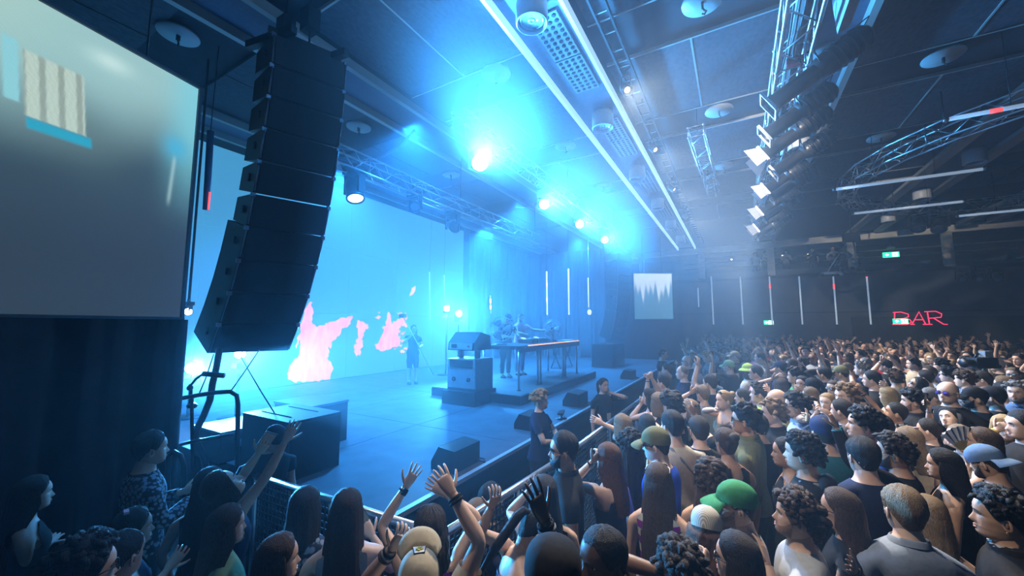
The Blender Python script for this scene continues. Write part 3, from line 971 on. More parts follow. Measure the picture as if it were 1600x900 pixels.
# ---- subwoofers and floor monitors
t = thing('subwoofer', 'large black subwoofer box on the stage corner under the loudspeaker tower', 'loudspeaker', (-4.62, 2.74, ST))
MB().box((0, 0, .31), (.95, .62, .62)).build('cabinet', M_SPK, t)
MB().box((.478, 0, .31), (.02, .58, .56)).build('grille', M_GRILL, t)
for k in (-.16, .16):
    MB().box((-.05, k, .624), (.60, .012, .008)).build('top_slot', M_BLACK, t)
MB().box((.44, -.30, .08), (.02, .03, .03)).build('corner_bolt', M_STEEL, t)
t = thing('stage_case', 'low black equipment case beside the subwoofer at the railing', 'case', (-5.75, 2.75, ST))
MB().box((0, 0, .17), (.7, .8, .34)).build('body', M_SPK, t)
MB().box((0, 0, .355), (.72, .82, .03)).build('lid', mat('case_lid', (.06, .07, .09), .4), t)
for y in (-.2, .2):
    MB().box((.36, y, .2), (.02, .10, .08)).build('latch', M_STEEL, t)
t = thing('stage_case', 'second black case standing behind the subwoofer', 'case', (-5.35, 3.45, ST))
MB().box((0, 0, .27), (.8, .6, .54)).build('body', M_SPK, t)
MB().box((0, 0, .555), (.82, .62, .03)).build('lid', mat('case_lid', (.06, .07, .09), .4), t)


def wedge(x, y, rz, label, sc=1.0):
    t = thing('floor_monitor', label, 'loudspeaker', (x, y, ST), rz, 'floor monitors along the stage edge')
    w, d, h = .62 * sc, .42 * sc, .33 * sc
    prof = [(-d / 2, 0), (d / 2, 0), (d / 2, h * .35), (d * .18, h), (-d / 2, h * .92)]
    MB().prism([(px_, -w / 2, pz) for px_, pz in prof], (0, w, 0)).build('cabinet', M_SPK, t)
    a, c = np.array((d / 2, 0, h * .35)), np.array((d * .18, 0, h))
    nn = np.array((c[2] - a[2], 0, a[0] - c[0]))
    nn /= np.linalg.norm(nn)
    g = MB()
    q = [a + (c - a) * k + np.array((0, sy * w * .46, 0)) + nn * .004 for k, sy in ((.05, -1), (.05, 1), (.95, 1), (.95, -1))]
    g.prism(q, nn * .008)
    g.build('grille', M_GRILL, t)
    MB().box((d / 2 + .004, w * .2, h * .18), (.01, .05, .04)).build('connector', M_STEEL, t)
    MB().tube([(-d / 2, -w * .3, .05), (-d / 2 - .10, -w * .45, .012), (-d / 2 - .02, -w * .65, .012), (d * .2, -w * .62, .012)], .008, 5).build('cable', M_BLACKP, t)


wedge(-2.95, 3.75, math.pi, 'black floor monitor at the stage edge, nearest with a coiled cable', .80)
wedge(-3.0, 5.7, math.pi, 'black floor monitor at the stage edge behind the blond guard', .72)
wedge(-2.98, 7.75, math.pi, 'black floor monitor at the stage edge beside the guard with the ponytail', .85)
wedge(-2.98, 12.3, math.pi, 'black floor monitor furthest along the stage edge', .85)
t = thing('effects_pedal', 'small pedal on a round foot at the stage edge behind the blond guard', 'pedal', tuple(on_z(877, 655, ST)))
MB().lathe([(.10, 0), (.10, .015), (.02, .02), (.02, .10)], n=14).build('foot', M_BLACK, t)
MB().box((0, 0, .115), (.10, .30, .03), rz3(.3)).build('plate', M_BLACK, t)

# ---- railing, bent pole and straps beside the tower
M_RAIL = mat('rail_dark', (.03, .034, .04), .4, .5)
t = thing('stair_railing', 'dark tubular stair railing at the stage side below the tower', 'railing', (-5.2, 2.1, ST))
L0 = np.array((-5.2, 2.1, ST))
def dp(pts):
    return [deep(x, y, d) - L0 for x, y, d in pts]
MB().tube(dp([(262, 633, 4.25), (285, 622, 4.25), (312, 617, 4.25), (340, 613, 4.25), (360, 612, 4.25), (370, 618, 4.25), (372, 632, 4.25), (371, 690, 4.25), (371, 735, 4.25)]), .024, 8).build('hand_rail', M_RAIL, t)
MB().tube(dp([(255, 702, 4.2), (300, 690, 4.2), (371, 677, 4.25)]), .018, 8).build('lower_rail', M_RAIL, t)
MB().tube(dp([(262, 830, 3.9), (262, 740, 3.9), (264, 712, 3.9), (272, 706, 3.9), (282, 712, 3.9), (287, 728, 3.9), (288, 780, 3.9)]), .024, 8).build('end_hoop', M_RAIL, t)
MB().tube(dp([(300, 617, 4.25), (300, 660, 4.25), (301, 735, 4.25)]), .018, 8).build('post', M_RAIL, t)
t = thing('bent_pole', 'dark bent pole running from the railing up behind the tower', 'pole', tuple(deep(322, 735, 4.3)))
L0 = deep(322, 735, 4.3)
MB().tube(dp([(322, 735, 4.3), (320, 718, 4.3), (305, 686, 4.3), (306, 674, 4.3), (318, 650, 4.3), (328, 625, 4.3), (332, 600, 4.3), (338, 575, 4.4), (343, 545, 4.5)]), [.035] * 4 + [.034] * 5, 10).build('tube', M_RAIL, t)
MB().tube(dp([(318, 584, 4.3), (350, 587, 4.3)]), .03, 8).build('cross_bar', M_RAIL, t)
g = MB()
g.tube(dp([(298, 600, 4.3), (298, 625, 4.3), (296, 634, 4.3)]), .02, 8)
g.ball(dp([(300, 634, 4.3)])[0], (.07, .05, .035), 10, 6)
g.ball(dp([(297, 606, 4.3)])[0], .035, 8, 5)
g.tube(dp([(297, 604, 4.3), (306, 592, 4.3), (318, 584, 4.3)]), .014, 6)
g.build('microphone_arm', M_RAIL, t)
for nm, pts, tx in (('a', [(376, 558, 5.0), (408, 612, 4.7), (440, 663, 4.45)], 'thin black tether crossing from the tower to the subwoofer'), ('b', [(405, 547, 5.0), (378, 587, 4.6), (360, 612, 4.3)], 'thin black tether from the tower down to the railing'), ('c', [(334, 553, 4.9), (322, 590, 4.6), (310, 618, 4.28)], 'thin black tether left of the bent pole')):
    L0 = deep(*pts[0])
    o = MB().tube(dp(pts), .008, 6).build('tether', M_BLACK, loc=tuple(L0))
    tag(o, tx, 'tether', 'tethers below the tower')

# ---- DJ riser, desk and gear
RS = .95
t = thing('dj_riser', 'dark low riser carrying the performers\' desk', 'riser', (-5.1, 9.5, ST))
MB().box((0, 0, .09), (2.4, 4.9, .18)).build('skirt', M_DRAPE, t)
for k in range(3):
    MB().box((0, -1.63 + 1.63 * k, .19), (2.39, 1.62, .022)).build('deck_panel', M_STAGE, t)
DX0, DX1, DY0, DY1, DZ = -5.25, -4.2, 7.55, 11.25, 1.93
M_DESK = mat('desk_blue_black', (.035, .05, .075), .4, noise=.1)
t = thing('dj_desk', 'long dark desk with slim metal legs and orange-lit front edge', 'desk', ((DX0 + DX1) / 2, (DY0 + DY1) / 2, RS))
dx, dy = (DX1 - DX0) / 2, (DY1 - DY0) / 2
MB().box((0, 0, DZ - RS - .04), (2 * dx, 2 * dy, .08)).build('table_top', M_DESK, t)
MB().box((dx + .012, 0, DZ - RS - .07), (.03, 2 * dy, .15)).build('front_fascia', M_DESK, t)
M_ORANGE = mat('orange_strip', (1, .5, .15), .5, emit=(1.0, .45, .12), power=1.6)
MB().box((dx + .03, .15, DZ - RS - .0), (.02, 2 * dy - .4, .022)).build('orange_light_strip', M_ORANGE, t)
for x, y in ((-dx + .05, -dy + .05), (dx - .05, -dy + .05), (dx - .05, -.85), (dx - .05, -.70), (dx - .05, .75), (dx - .05, .90), (dx - .05, dy - .05), (-dx + .05, dy - .05)):
    l = MB().tube([(x, y, 0), (x, y, DZ - RS - .08)], .028, 10).build('leg', M_STEEL, t)
    MB().lathe([(.05, 0), (.05, .012), (.03, .02)], (x, y, 0), 12).build('leg_foot', M_BLACK, l)
def gear(name, label, cat, x, y, sx, sy, sz, mats=None, knobs=0):
    t = thing(name, label, cat, (x, y, DZ + .0))
    MB().box((0, 0, sz / 2), (sx, sy, sz)).build('body', M_BLACKP, t)
    if name == 'media_player':
        MB().lathe([(.10, sz), (.10, sz + .02), (.095, sz + .022), (.0, sz + .022)], (.06, 0, 0), 20).build('jog_wheel', mat('jog_silver', (.4, .42, .45), .3, .8), t)
        MB().box((-.13, 0, sz + .02), (.12, .20, .012), ry3(.35)).build('display', mat('display_glow', (.1, .2, .3), .3, emit=(.4, .7, 1), power=1.2), t)
    for k in range(knobs):
        MB().lathe([(.012, sz), (.010, sz + .02)], (-.12 + .06 * (k % 4), -.09 + .06 * (k // 4), 0), 8).build('knob', M_STEEL, t)
gear('media_player', 'black media player on the desk before the bearded performer', 'media player', -4.75, 9.0, .40, .32, .10)
gear('dj_mixer', 'black mixer with rows of knobs in the middle of the desk', 'mixer', -4.75, 9.38, .40, .34, .11, knobs=12)
gear('media_player', 'black media player on the desk beside the far fan', 'media player', -4.75, 9.76, .40, .32, .10)
M_WIRE = mat('fan_wire', (.55, .62, .68), .3, .8)


def fan(x, y, label, az, r=.27):
    t = thing('desk_fan', label, 'fan', (x, y, DZ), az)
    MB().lathe([(.15, 0), (.15, .02), (.04, .035), (.02, .05)], n=20).build('base', M_BLACKP, t)
    zc = r + .08
    MB().tube([(0, .06, .03), (0, .08, zc - .05)], .016, 8).build('neck', M_BLACKP, t)
    MB().lathe([(.03, -.10), (.065, -.08), (.07, .02), (.05, .05)], (0, .05, zc), 16, rot=rx3(math.pi / 2)).build('motor', M_BLACKP, t)
    g = MB()
    for rr_, yy in ((r, 0), (r * .75, -.055), (r * .5, -.075), (r * .25, -.085), (r * .98, .05), (r * .6, .08)):
        a = np.arange(33) * 2 * math.pi / 32
        g.tube([(rr_ * math.cos(q), yy, zc + rr_ * math.sin(q)) for q in a], .004, 4, cap=False)
    for k in range(28):
        a = k * 2 * math.pi / 28
        g.tube([(q * math.cos(a), yy, zc + q * math.sin(a)) for q, yy in ((.03, -.088), (r * .5, -.075), (r * .85, -.04), (r, 0), (r * .98, .05), (r * .6, .08))], .0028, 3)
    g.build('cage', M_WIRE, t)
    for k in range(3):
        a0 = k * 2 * math.pi / 3
        g = MB()
        rows = []
        for q in np.linspace(.05, r * .86, 6):
            wd = .5 + .25 * math.sin(q / r * 3)
            rows.append([(q * math.cos(a0 + u * wd), -.02 + .05 * u, zc + q * math.sin(a0 + u * wd)) for u in (-.7, -.2, .3, .7)])
        rows = np.array(rows)
        g.loft(np.concatenate([rows, rows[:, ::-1] + np.array((0, .004, 0))], 1))
        g.build('blade', mat('fan_blade', (.35, .42, .48), .25), t)


fan(-4.95, 7.98, 'round wire-cage fan at the near end of the desk', math.radians(35), .30)
fan(-4.75, 10.55, 'round wire-cage fan at the far end of the desk', math.radians(10), .28)
t = thing('water_bottle', 'clear bottle standing between mixer and far fan', 'bottle', (-4.55, 10.05, DZ))
MB().lathe([(.03, 0), (.033, .02), (.033, .14), (.014, .18), (.014, .20)], n=12).build('body', mat('bottle_plastic', (.5, .6, .7), .1), t)
MB().lathe([(.016, .20), (.016, .225)], n=10).build('lid', mat('bottle_cap', (.1, .3, .7), .4), t)
# monitor stack beside the desk
t = thing('speaker_plinth', 'draped black plinth under the near monitor stack', 'plinth', (-5.05, 6.85, ST))
MB().box((0, 0, .14), (.85, .8, .28)).build('body', M_DRAPE, t)
t = thing('subwoofer', 'pale-fronted subwoofer with two round handles in the stack beside the desk', 'loudspeaker', (-5.05, 6.88, ST + .28))
MB().box((0, 0, .33), (.75, .62, .66)).build('cabinet', mat('stack_grey', (.16, .18, .21), .55), t)
MB().box((0, -.32, .36), (.72, .03, .60)).build('front_panel', mat('stack_front', (.40, .44, .48), .5), t)
MB().box((0, -.335, .56), (.60, .02, .16)).build('port', M_BLACK, t)
for x in (-.18, .2):
    MB().lathe([(.045, 0), (.045, .02), (.03, .02), (.028, .0)], (x, -.335, .24), 16, rot=rx3(math.pi / 2)).build('handle_cup', M_BLACK, t)
t = thing('stage_monitor', 'tilted black monitor loudspeaker on top of the stack beside the desk', 'loudspeaker', (-5.05, 6.88, ST + .94))
for x in (-.22, .22):
    MB().box((x, -.05, .09), (.08, .10, .18)).build('stand_leg', mat('stack_grey', (.16, .18, .21), .55), t)
MB().prism([(-.34, -.36, .18), (-.34, .30, .18), (-.34, .26, .48), (-.34, -.10, .56), (-.34, -.34, .34)], (.68, 0, 0)).build('cabinet', M_SPK, t)
g = MB()
g.prism([(-.30, -.362, .20), (.30, -.362, .20), (.30, -.345, .335), (-.30, -.345, .335)], (0, -.012, 0))
g.build('amplifier_panel', mat('stack_front', (.40, .44, .48), .5), t)
MB().box((-.16, -.375, .27), (.14, .01, .08)).build('display', M_BLACK, t)
MB().lathe([(.02, 0), (.018, .02)], (.22, -.37, .27), 10, rot=rx3(math.pi / 2)).build('dial', mat('dial_red', (.5, .08, .06), .4), t)
# keyboard on its stand and side loudspeakers at the far end
t = thing('keyboard_stand', 'keyboard on a folding stand beyond the far end of the desk', 'keyboard', (-6.0, 14.2, ST))
MB().box((0, 0, 1.0), (.45, 1.9, .10)).build('keyboard', mat('keyboard_grey', (.30, .34, .38), .4), t)
MB().box((.12, 0, 1.055), (.16, 1.6, .012)).build('keys', mat('keys_white', (.7, .72, .74), .4), t)
for y in (-.6, .6):
    for a in (-1, 1):
        MB().tube([(-.2 * a, y, .0), (.2 * a, y, .95)], .02, 6).build('stand_leg', M_BLACK, t)
t = thing('subwoofer', 'flat-fronted subwoofer standing beyond the keyboard in the haze', 'loudspeaker', (-4.6, 15.8, ST))
MB().box((0, 0, .45), (.8, 1.9, .9)).build('cabinet', M_SPK, t)
MB().box((.41, 0, .45), (.02, 1.8, .82)).build('grille', M_GRILL, t)
t = thing('side_speaker', 'small loudspeaker hung in the haze before the far curtain', 'loudspeaker', tuple(deep(945, 474, 20)))
MB().box((0, 0, 0), (.6, .55, .95), ry3(.15)).build('cabinet', M_SPK, t)
MB().box((.31, 0, .05), (.02, .48, .82), ry3(.15)).build('grille', M_GRILL, t)
MB().tube([(0, 0, .45), (0, 0, CEIL - deep(945, 474, 20)[2])], .02, 6).build('hanger', M_BLACK, t)
t = thing('round_lamp', 'round white lamp on a slim hanging rod near the far curtain', 'lamp', tuple(deep(921, 488, 17)))
MB().ball((0, 0, 0), (.10, .06, .12), 14, 9).build('globe', mat('lamp_white', (.8, .85, .9), .4, emit=(.8, .92, 1), power=1.2), t)
MB().tube([(0, 0, .1), (0, 0, CEIL + .08 - deep(921, 488, 17)[2])], .012, 6).build('rod', M_STEEL, t)
# hanging light tubes behind the performers
for i, (px, y0, y1, d, tx) in enumerate(((855, 424, 492, 17, 'with two pink glints, nearest the performers'), (889, 420, 492, 18, 'longest of the three before the curtain'), (920, 434, 480, 18.5, 'tilted, above the round lamp'), (767, 462, 490, 16, 'faint, left of the performers, pink glint'), (672, 425, 500, 15, 'faint, above the camera operator'), (695, 430, 470, 15, 'faint, above the pair of floor lamps'))):
    lo, hi = deep(px, y1, d), deep(px - 1, y0, d)
    t = thing('light_tube', 'light tube hanging over the stage, ' + tx, 'light tube', tuple(lo), group='light tubes hanging over the stage')
    MB().tube([(0, 0, 0), tuple(hi - lo)], .030 if i < 3 else .018, 8).build('tube', mat('tube_bright', (.8, .9, 1), .4, emit=(.75, .95, 1), power=1.3) if i < 3 else M_TUBE, t)
    MB().tube([tuple(hi - lo), (0, 0, CEIL + .08 - lo[2])], .006, 4).build('wire', M_BLACK, t)
    if i in (0, 3):
        for q in (.35, .7):
            c = (hi - lo) * q
            MB().tube([tuple(c - np.array((0, 0, .08))), tuple(c + np.array((0, 0, .08)))], .034, 8).build('pink_pixel', mat('tube_pink_pixel', (1, .5, .5), .4, emit=(1, .35, .3), power=3), t)
# pleated curtain at the far wing
t = thing('wing_curtain', 'pleated curtain swagged at the far side of the stage in blue haze', 'curtain', (-10.3, 19.3, ST))
g = MB()
xs = np.linspace(0, 4.6, 110)
rows = []
for z in np.linspace(0, 5.6, 9):
    wv = (.10 * np.sin(xs * 9 + .25 * z) + .05 * np.sin(xs * 17)) * (1 - .06 * z)
    rows.append(np.vstack([np.stack([xs, wv, np.full(110, z)], -1), np.stack([xs[::-1], wv[::-1] + .03, np.full(110, z)], -1)]))
g.loft(rows)
g.build('cloth', mat('curtain_grey', (.16, .19, .23), .85), t)
t = thing('back_drape', 'plain dark drape beyond the video wall at the stage back', 'curtain', (-10.45, 14.1, ST))
g = MB()
ys = np.linspace(0, 6, 110)
wv = .07 * np.sin(ys * 8)
g.loft([np.vstack([np.stack([wv, ys, np.full(110, z)], -1), np.stack([wv[::-1] - .04, ys[::-1], np.full(110, z)], -1)]) for z in (0, 3, 5.9)])
g.build('cloth', mat('curtain_grey', (.16, .19, .23), .85), t)
# floor beam lamps
for (x, y, z), tx, sc in (((-8.60, 3.20, 1.62), 'glaring below the near video screen', .8), ((-7.85, 3.63, 1.88), 'glaring just under the loudspeaker tower', .7), ((-8.45, 10.13, 2.96), 'upper left of the glaring pair behind the performers', .8), ((-8.11, 10.35, 2.79), 'lower right of the glaring pair behind the performers', .8)):
    d = np.array((0, 0, 2.4)) - np.array((x, y, z))
    t = moving_head((x, y, z), d, 'blue-white stage back light ' + tx, sc, M_LENS, 'glaring back lights', -1)
    MB().tube([(0, 0, -.36), (0, 0, ST - z)], .03, 8).build('stand', M_BLACK, t)
    MB().lathe([(.28, ST - z), (.28, ST - z + .02), (.03, ST - z + .03)], n=16).build('stand_base', M_BLACK, t)
t = moving_head(tuple(deep(294, 487, 6.4)), np.array((0, 0, 2.4)) - deep(294, 487, 6.4), 'star-like white lamp peeking between screen and loudspeaker tower', .45, mat('lens_star', (1, 1, 1), .3, emit=(.8, .95, 1), power=40))
MB().tube([(0, 0, .15), (0, 0, 4.55)], .02, 6).build('drop_pole', M_BLACK, t)
t = thing('light_tube', 'upright tube with a red glow between screen and loudspeaker tower', 'light tube', tuple(deep(322, 328, 6.2)))
L0 = deep(322, 328, 6.2)
MB().tube([np.zeros(3), deep(329, 205, 6.2) - L0], .05, 8).build('tube', mat('tube_blue_dark', (.05, .09, .18), .4), t)
MB().tube([deep(325.5, 328, 6.12) - L0, deep(328, 300, 6.12) - L0], .015, 8).build('red_pixel', M_TUBEHOT, t)
MB().tube([deep(329, 205, 6.2) - L0, np.array((0, 0, CEIL + .08 - L0[2]))], .008, 5).build('wire', M_BLACK, t)
# curved pipe loop under the stage ceiling
t = MB().tube([deep(x, y, 8.3) - deep(515, 243, 8.3) for x, y in ((515, 243), (540, 250), (570, 251), (600, 243), (625, 228), (642, 210), (648, 203))], .03, 8).build('curved_pipe', mat('pipe_blue_grey', (.16, .20, .28), .4), loc=tuple(deep(515, 243, 8.3)))
tag(t, 'curved dark pipe below the ceiling right of the loudspeaker tower', 'pipe')

# ---- crowd barrier
M_MESH = mat('barrier_mesh', (.10, .11, .12), .4, .8)
def barrier(p0, p1, label):
    p0, p1 = np.array(p0, float), np.array(p1, float)
    t = thing('crowd_barrier', label, 'barrier', tuple(p0), math.atan2(p1[1] - p0[1], p1[0] - p0[0]), 'steel crowd barriers')
    L = np.linalg.norm(p1 - p0)
    MB().tube([(0, 0, 1.12), (L, 0, 1.12)], .028, 8).build('top_rail', M_STEEL, t)
    MB().tube([(0, 0, .05), (L, 0, .05)], .024, 8).build('bottom_rail', M_STEEL, t)
    for x in (.02, L / 2, L - .02):
        MB().tube([(x, 0, 0), (x, 0, 1.12)], .024, 8).build('post', M_STEEL, t)
    g = MB()
    for x in np.arange(.05, L, .05):
        g.box((x, 0, .58), (.014, .006, 1.04))
    for z in np.arange(.10, 1.1, .05):
        g.box((L / 2, 0, z), (L, .006, .014))
    g.build('mesh_infill', M_MESH, t)
    MB().box((L / 2, -.16, .012), (L, .28, .02)).build('foot_plate', M_MESH, t)


barrier((-1.62, 1.95, 0), (-1.52, 3.6, 0), 'perforated steel crowd barrier behind the cap wearer\'s raised arms')
barrier((-3.6, 1.85, 0), (-1.66, 1.93, 0), 'steel crowd barrier at the near end of the stage')
barrier((-1.52, 3.64, 0), (-1.5, 6.6, 0), 'steel crowd barrier in front of the stage, before the curly-haired woman')
barrier((-1.5, 6.64, 0), (-1.5, 10.6, 0), 'steel crowd barrier along the stage front, beyond the guards')
# ---------------------------------------------------------------- people
TOR = np.array([(.80, .158, .118, 0), (.90, .172, .130, -.006), (1.0, .158, .118, 0), (1.09, .143, .104, .0), (1.19, .150, .110, .004), (1.275, .165, .118, .004),
                (1.345, .178, .118, 0), (1.41, .172, .100, -.006), (1.447, .122, .082, -.010), (1.475, .074, .069, -.008), (1.51, .058, .062, .0), (1.57, .054, .060, .010)])
TORF = np.array([(.80, .162, .122, 0), (.90, .176, .134, -.006), (1.0, .155, .112, 0), (1.09, .124, .092, .0), (1.19, .132, .104, .008), (1.275, .146, .122, .014),
                 (1.345, .156, .112, .004), (1.41, .150, .088, -.006), (1.447, .104, .070, -.010), (1.475, .060, .058, -.008), (1.51, .047, .052, .0), (1.57, .045, .052, .010)])
_ang = np.arange(24) * 2 * math.pi / 24
HT = np.array([0, .03, .10, .17, .20, .23, .29, .40, .48, .54, .65, .78, .88, .95, .985])
HF = np.array([.052, .078, .090, .087, .085, .088, .085, .084, .083, .089, .092, .080, .058, .034, .016])
HB = np.array([-.050, -.055, -.062, -.070, -.074, -.078, -.084, -.093, -.098, -.101, -.101, -.092, -.072, -.046, -.024])
HW = np.array([.040, .047, .056, .061, .063, .065, .068, .073, .0755, .0765, .0765, .071, .058, .038, .020])
HH = .238


def head_surface(phi, t, face=True):
    phi, t = np.broadcast_arrays(np.asarray(phi, float), np.asarray(t, float))
    w, yf, yb = np.interp(t, HT, HW), np.interp(t, HT, HF), np.interp(t, HT, HB)
    s, c = np.sin(phi), np.cos(phi)
    x = -w * np.sign(s) * np.abs(s) ** .92
    y = np.where(c > 0, yf, -yb) * np.sign(c) * np.abs(c) ** .92
    a = np.abs(np.arctan2(s, c))
    if face:
        A = np.interp(t, [.265, .29, .31, .335, .38, .44, .50, .55], [0, .013, .025, .027, .021, .013, .007, 0])
        S = np.interp(t, [.29, .33, .40, .5], [.20, .17, .115, .10])
        y = y + A * np.exp(-(a / S) ** 2)
        y = y - .010 * np.exp(-((a - .42) / .2) ** 2 - ((t - .49) / .04) ** 2)
        y = y + .004 * np.exp(-((a - .38) / .3) ** 2 - ((t - .56) / .03) ** 2)
        y = y + .006 * np.exp(-(a / .24) ** 2) * (np.exp(-((t - .226) / .016) ** 2) + np.exp(-((t - .172) / .017) ** 2))
        y = y - .004 * np.exp(-(a / .3) ** 2 - ((t - .199) / .009) ** 2)
        x = x * (1 + .05 * np.exp(-((a - .9) / .3) ** 2 - ((t - .40) / .08) ** 2))
    return np.stack([x, y, t * HH], -1)


_HEADS = {}


def head_parts(detail):
    if detail in _HEADS:
        return _HEADS[detail]
    n, rows = {2: (40, np.concatenate([np.linspace(.0, .58, 26), np.linspace(.62, .96, 8), [.985]])),
               1: (24, np.array([0, .06, .12, .17, .2, .235, .29, .33, .38, .44, .49, .55, .63, .73, .83, .91, .97])),
               0: (14, np.array([0, .1, .2, .3, .34, .45, .55, .7, .85, .95]))}[detail]
    u = -1 + 2 * np.arange(n) / n
    phi = math.pi * (.42 * u + .58 * u ** 3)
    b = MB()
    b.loft([head_surface(phi, t) for t in rows])
    for s in (-1, 1):
        if detail:
            k = 10 if detail == 2 else 7
            R = rz3(s * .35) @ rx3(-.15)
            e = MB()
            e.ball((0, 0, 0), (.008, .020, .033), k, 6)
            b.add(e.v[0] @ R.T + np.array([s * .078, -.008, .415 * HH]), e.f[0])
            if detail == 2:
                e = MB()
                e.ball((0, 0, 0), (.006, .010, .018), 8, 5)
                b.add(e.v[0] @ R.T + np.array([s * .0835, -.004, .43 * HH]), e.f[0], 5)  # darkened skin tone stands in for shade in the ear's hollow
        p = head_surface(s * .40, .488)
        k = (10, 6) if detail == 2 else (6, 4)
        if detail:
            b.ball(p + np.array([0, -.0055, 0]), (.0145, .0100, .0085), *k, 1)
            b.ball(p + np.array([-s * .001, .0022, 0]), (.0058, .0036, .0060), *k, 2)
            if detail == 2:
                b.tube([head_surface(s * q, .488 + z * .03) + np.array([0, .003, .004]) for q, z in ((.2, .1), (.32, .75), (.45, .75), (.6, .1))], .0026, 5, 0)
        br = [head_surface(s * q, tt) + np.array([0, .0015, 0]) for q, tt in ((.16, .555), (.36, .578), (.58, .555))]
        b.tube(br, [.0035, .0045, .002], 5, 3)
    lip = [head_surface(q, .226 - abs(q) * .05) + np.array([0, .0006, 0]) for q in (-.27, -.1, 0, .1, .27)]
    b.tube(lip, [.001, .004, .0035, .004, .001], 5, 4)
    lip = [head_surface(q, .172 + abs(q) * .05) + np.array([0, .0008, 0]) for q in (-.26, -.12, 0, .12, .26)]
    b.tube(lip, [.001, .0045, .005, .0045, .001], 5, 4)
    _HEADS[detail] = b
    return b


def hairline(a, style):
    d = np.degrees(a)
    if style in ('long', 'longcurl', 'bob', 'pony', 'bun', 'wavy'):
        return np.interp(d, [0, 25, 45, 62, 75, 90, 105, 125, 150, 180], [.83, .80, .72, .58, .46, .44, .38, .26, .16, .12])
    if style == 'balding':
        return np.interp(d, [0, 60, 80, 90, 105, 120, 140, 180], [.97, .97, .80, .62, .56, .46, .40, .36])
    return np.interp(d, [0, 30, 50, 65, 75, 90, 105, 120, 140, 180], [.80, .80, .73, .60, .47, .50, .46, .34, .22, .17])


def hair_cap(b, style, rng, detail, thick=None, t_top=1.0):
    th = {'short': .013, 'buzz': .0035, 'curly': .022, 'quiff': .020, 'long': .016, 'longcurl': .026, 'bob': .020, 'pony': .008, 'bun': .009, 'wavy': .02, 'balding': .006, 'afro': .055, 'slick': .009}[style] if thick is None else thick
    M = {2: 56, 1: 28, 0: 16}[detail]
    K = {2: 14, 1: 8, 0: 5}[detail]
    u = -1 + 2 * np.arange(M) / M
    phi = math.pi * u
    a = np.abs(phi)
    t0 = hairline(a, style)
    if style not in ('balding',):
        t0 = t0 + rng.uniform(-.012, .012, M)
    cen = np.array([0, -.006, .56 * HH])
    rings = []
    groove = rng.uniform(-1, 1, M)
    rough = {'curly': .004, 'longcurl': .005, 'afro': .005, 'quiff': .003, 'wavy': .005, 'short': .0035}.get(style, .0022)
    for k in range(K + 1):
        q = k / K
        t = t0 + (.985 - t0) * (q ** .8)
        p = head_surface(phi, t, False)
        d = p - cen
        d /= np.linalg.norm(d, axis=1)[:, None]
        o = th * min(1, .12 + 2.6 * q) * (1 if style != 'quiff' else (1 + .5 * np.cos(phi)))
        if style == 'short':
            o = o * (.55 + .75 * q)
        p = p + d * np.atleast_1d(o)[:, None] if np.ndim(o) else p + d * o
        if k:
            nz = rng.normal(0, rough, M) if style in ('curly', 'longcurl', 'afro', 'quiff') else groove * rough * (.6 + .4 * math.sin(k * 1.7)) + rng.normal(0, rough * .35, M)
            p = p + d * nz[:, None]
        rings.append(p)
    b.loft(rings, (False, True))
    if style in ('curly', 'afro', 'quiff', 'longcurl'):        # separate locks standing out of the mass
        cnt = {2: 190, 1: 60, 0: 14}[detail]
        for q in range(cnt):
            ph = rng.uniform(-math.pi, math.pi)
            lo = float(np.interp(abs(ph), a[np.argsort(a)], t0[np.argsort(a)]))
            t = lo + .05 + (.97 - lo) * math.sqrt(rng.uniform(0, 1)) if rng.random() < .75 else rng.uniform(lo + .02, .97)
            p = head_surface(ph, min(t, .97), False)
            d = p - cen
            d /= np.linalg.norm(d)
            rr = rng.uniform(.014, .024) * (1.25 if detail < 2 else 1) * (.8 if style == 'quiff' else 1)
            fl = np.array((rng.normal(0, .5), rng.normal(.3 if style == 'quiff' else 0, .5), -.3))
            p = p + d * (th * (.62 if abs(ph) > 1.3 or t > lo + .15 else .30))
            n_ = 7 if detail == 2 else 5
            b.tube([p - d * rr, p + d * rr * .4, p + d * rr * .9 + fl * rr * .8, p + d * rr * .5 + fl * rr * 1.9], [rr, rr * .95, rr * .75, rr * .3], n_)
    return th


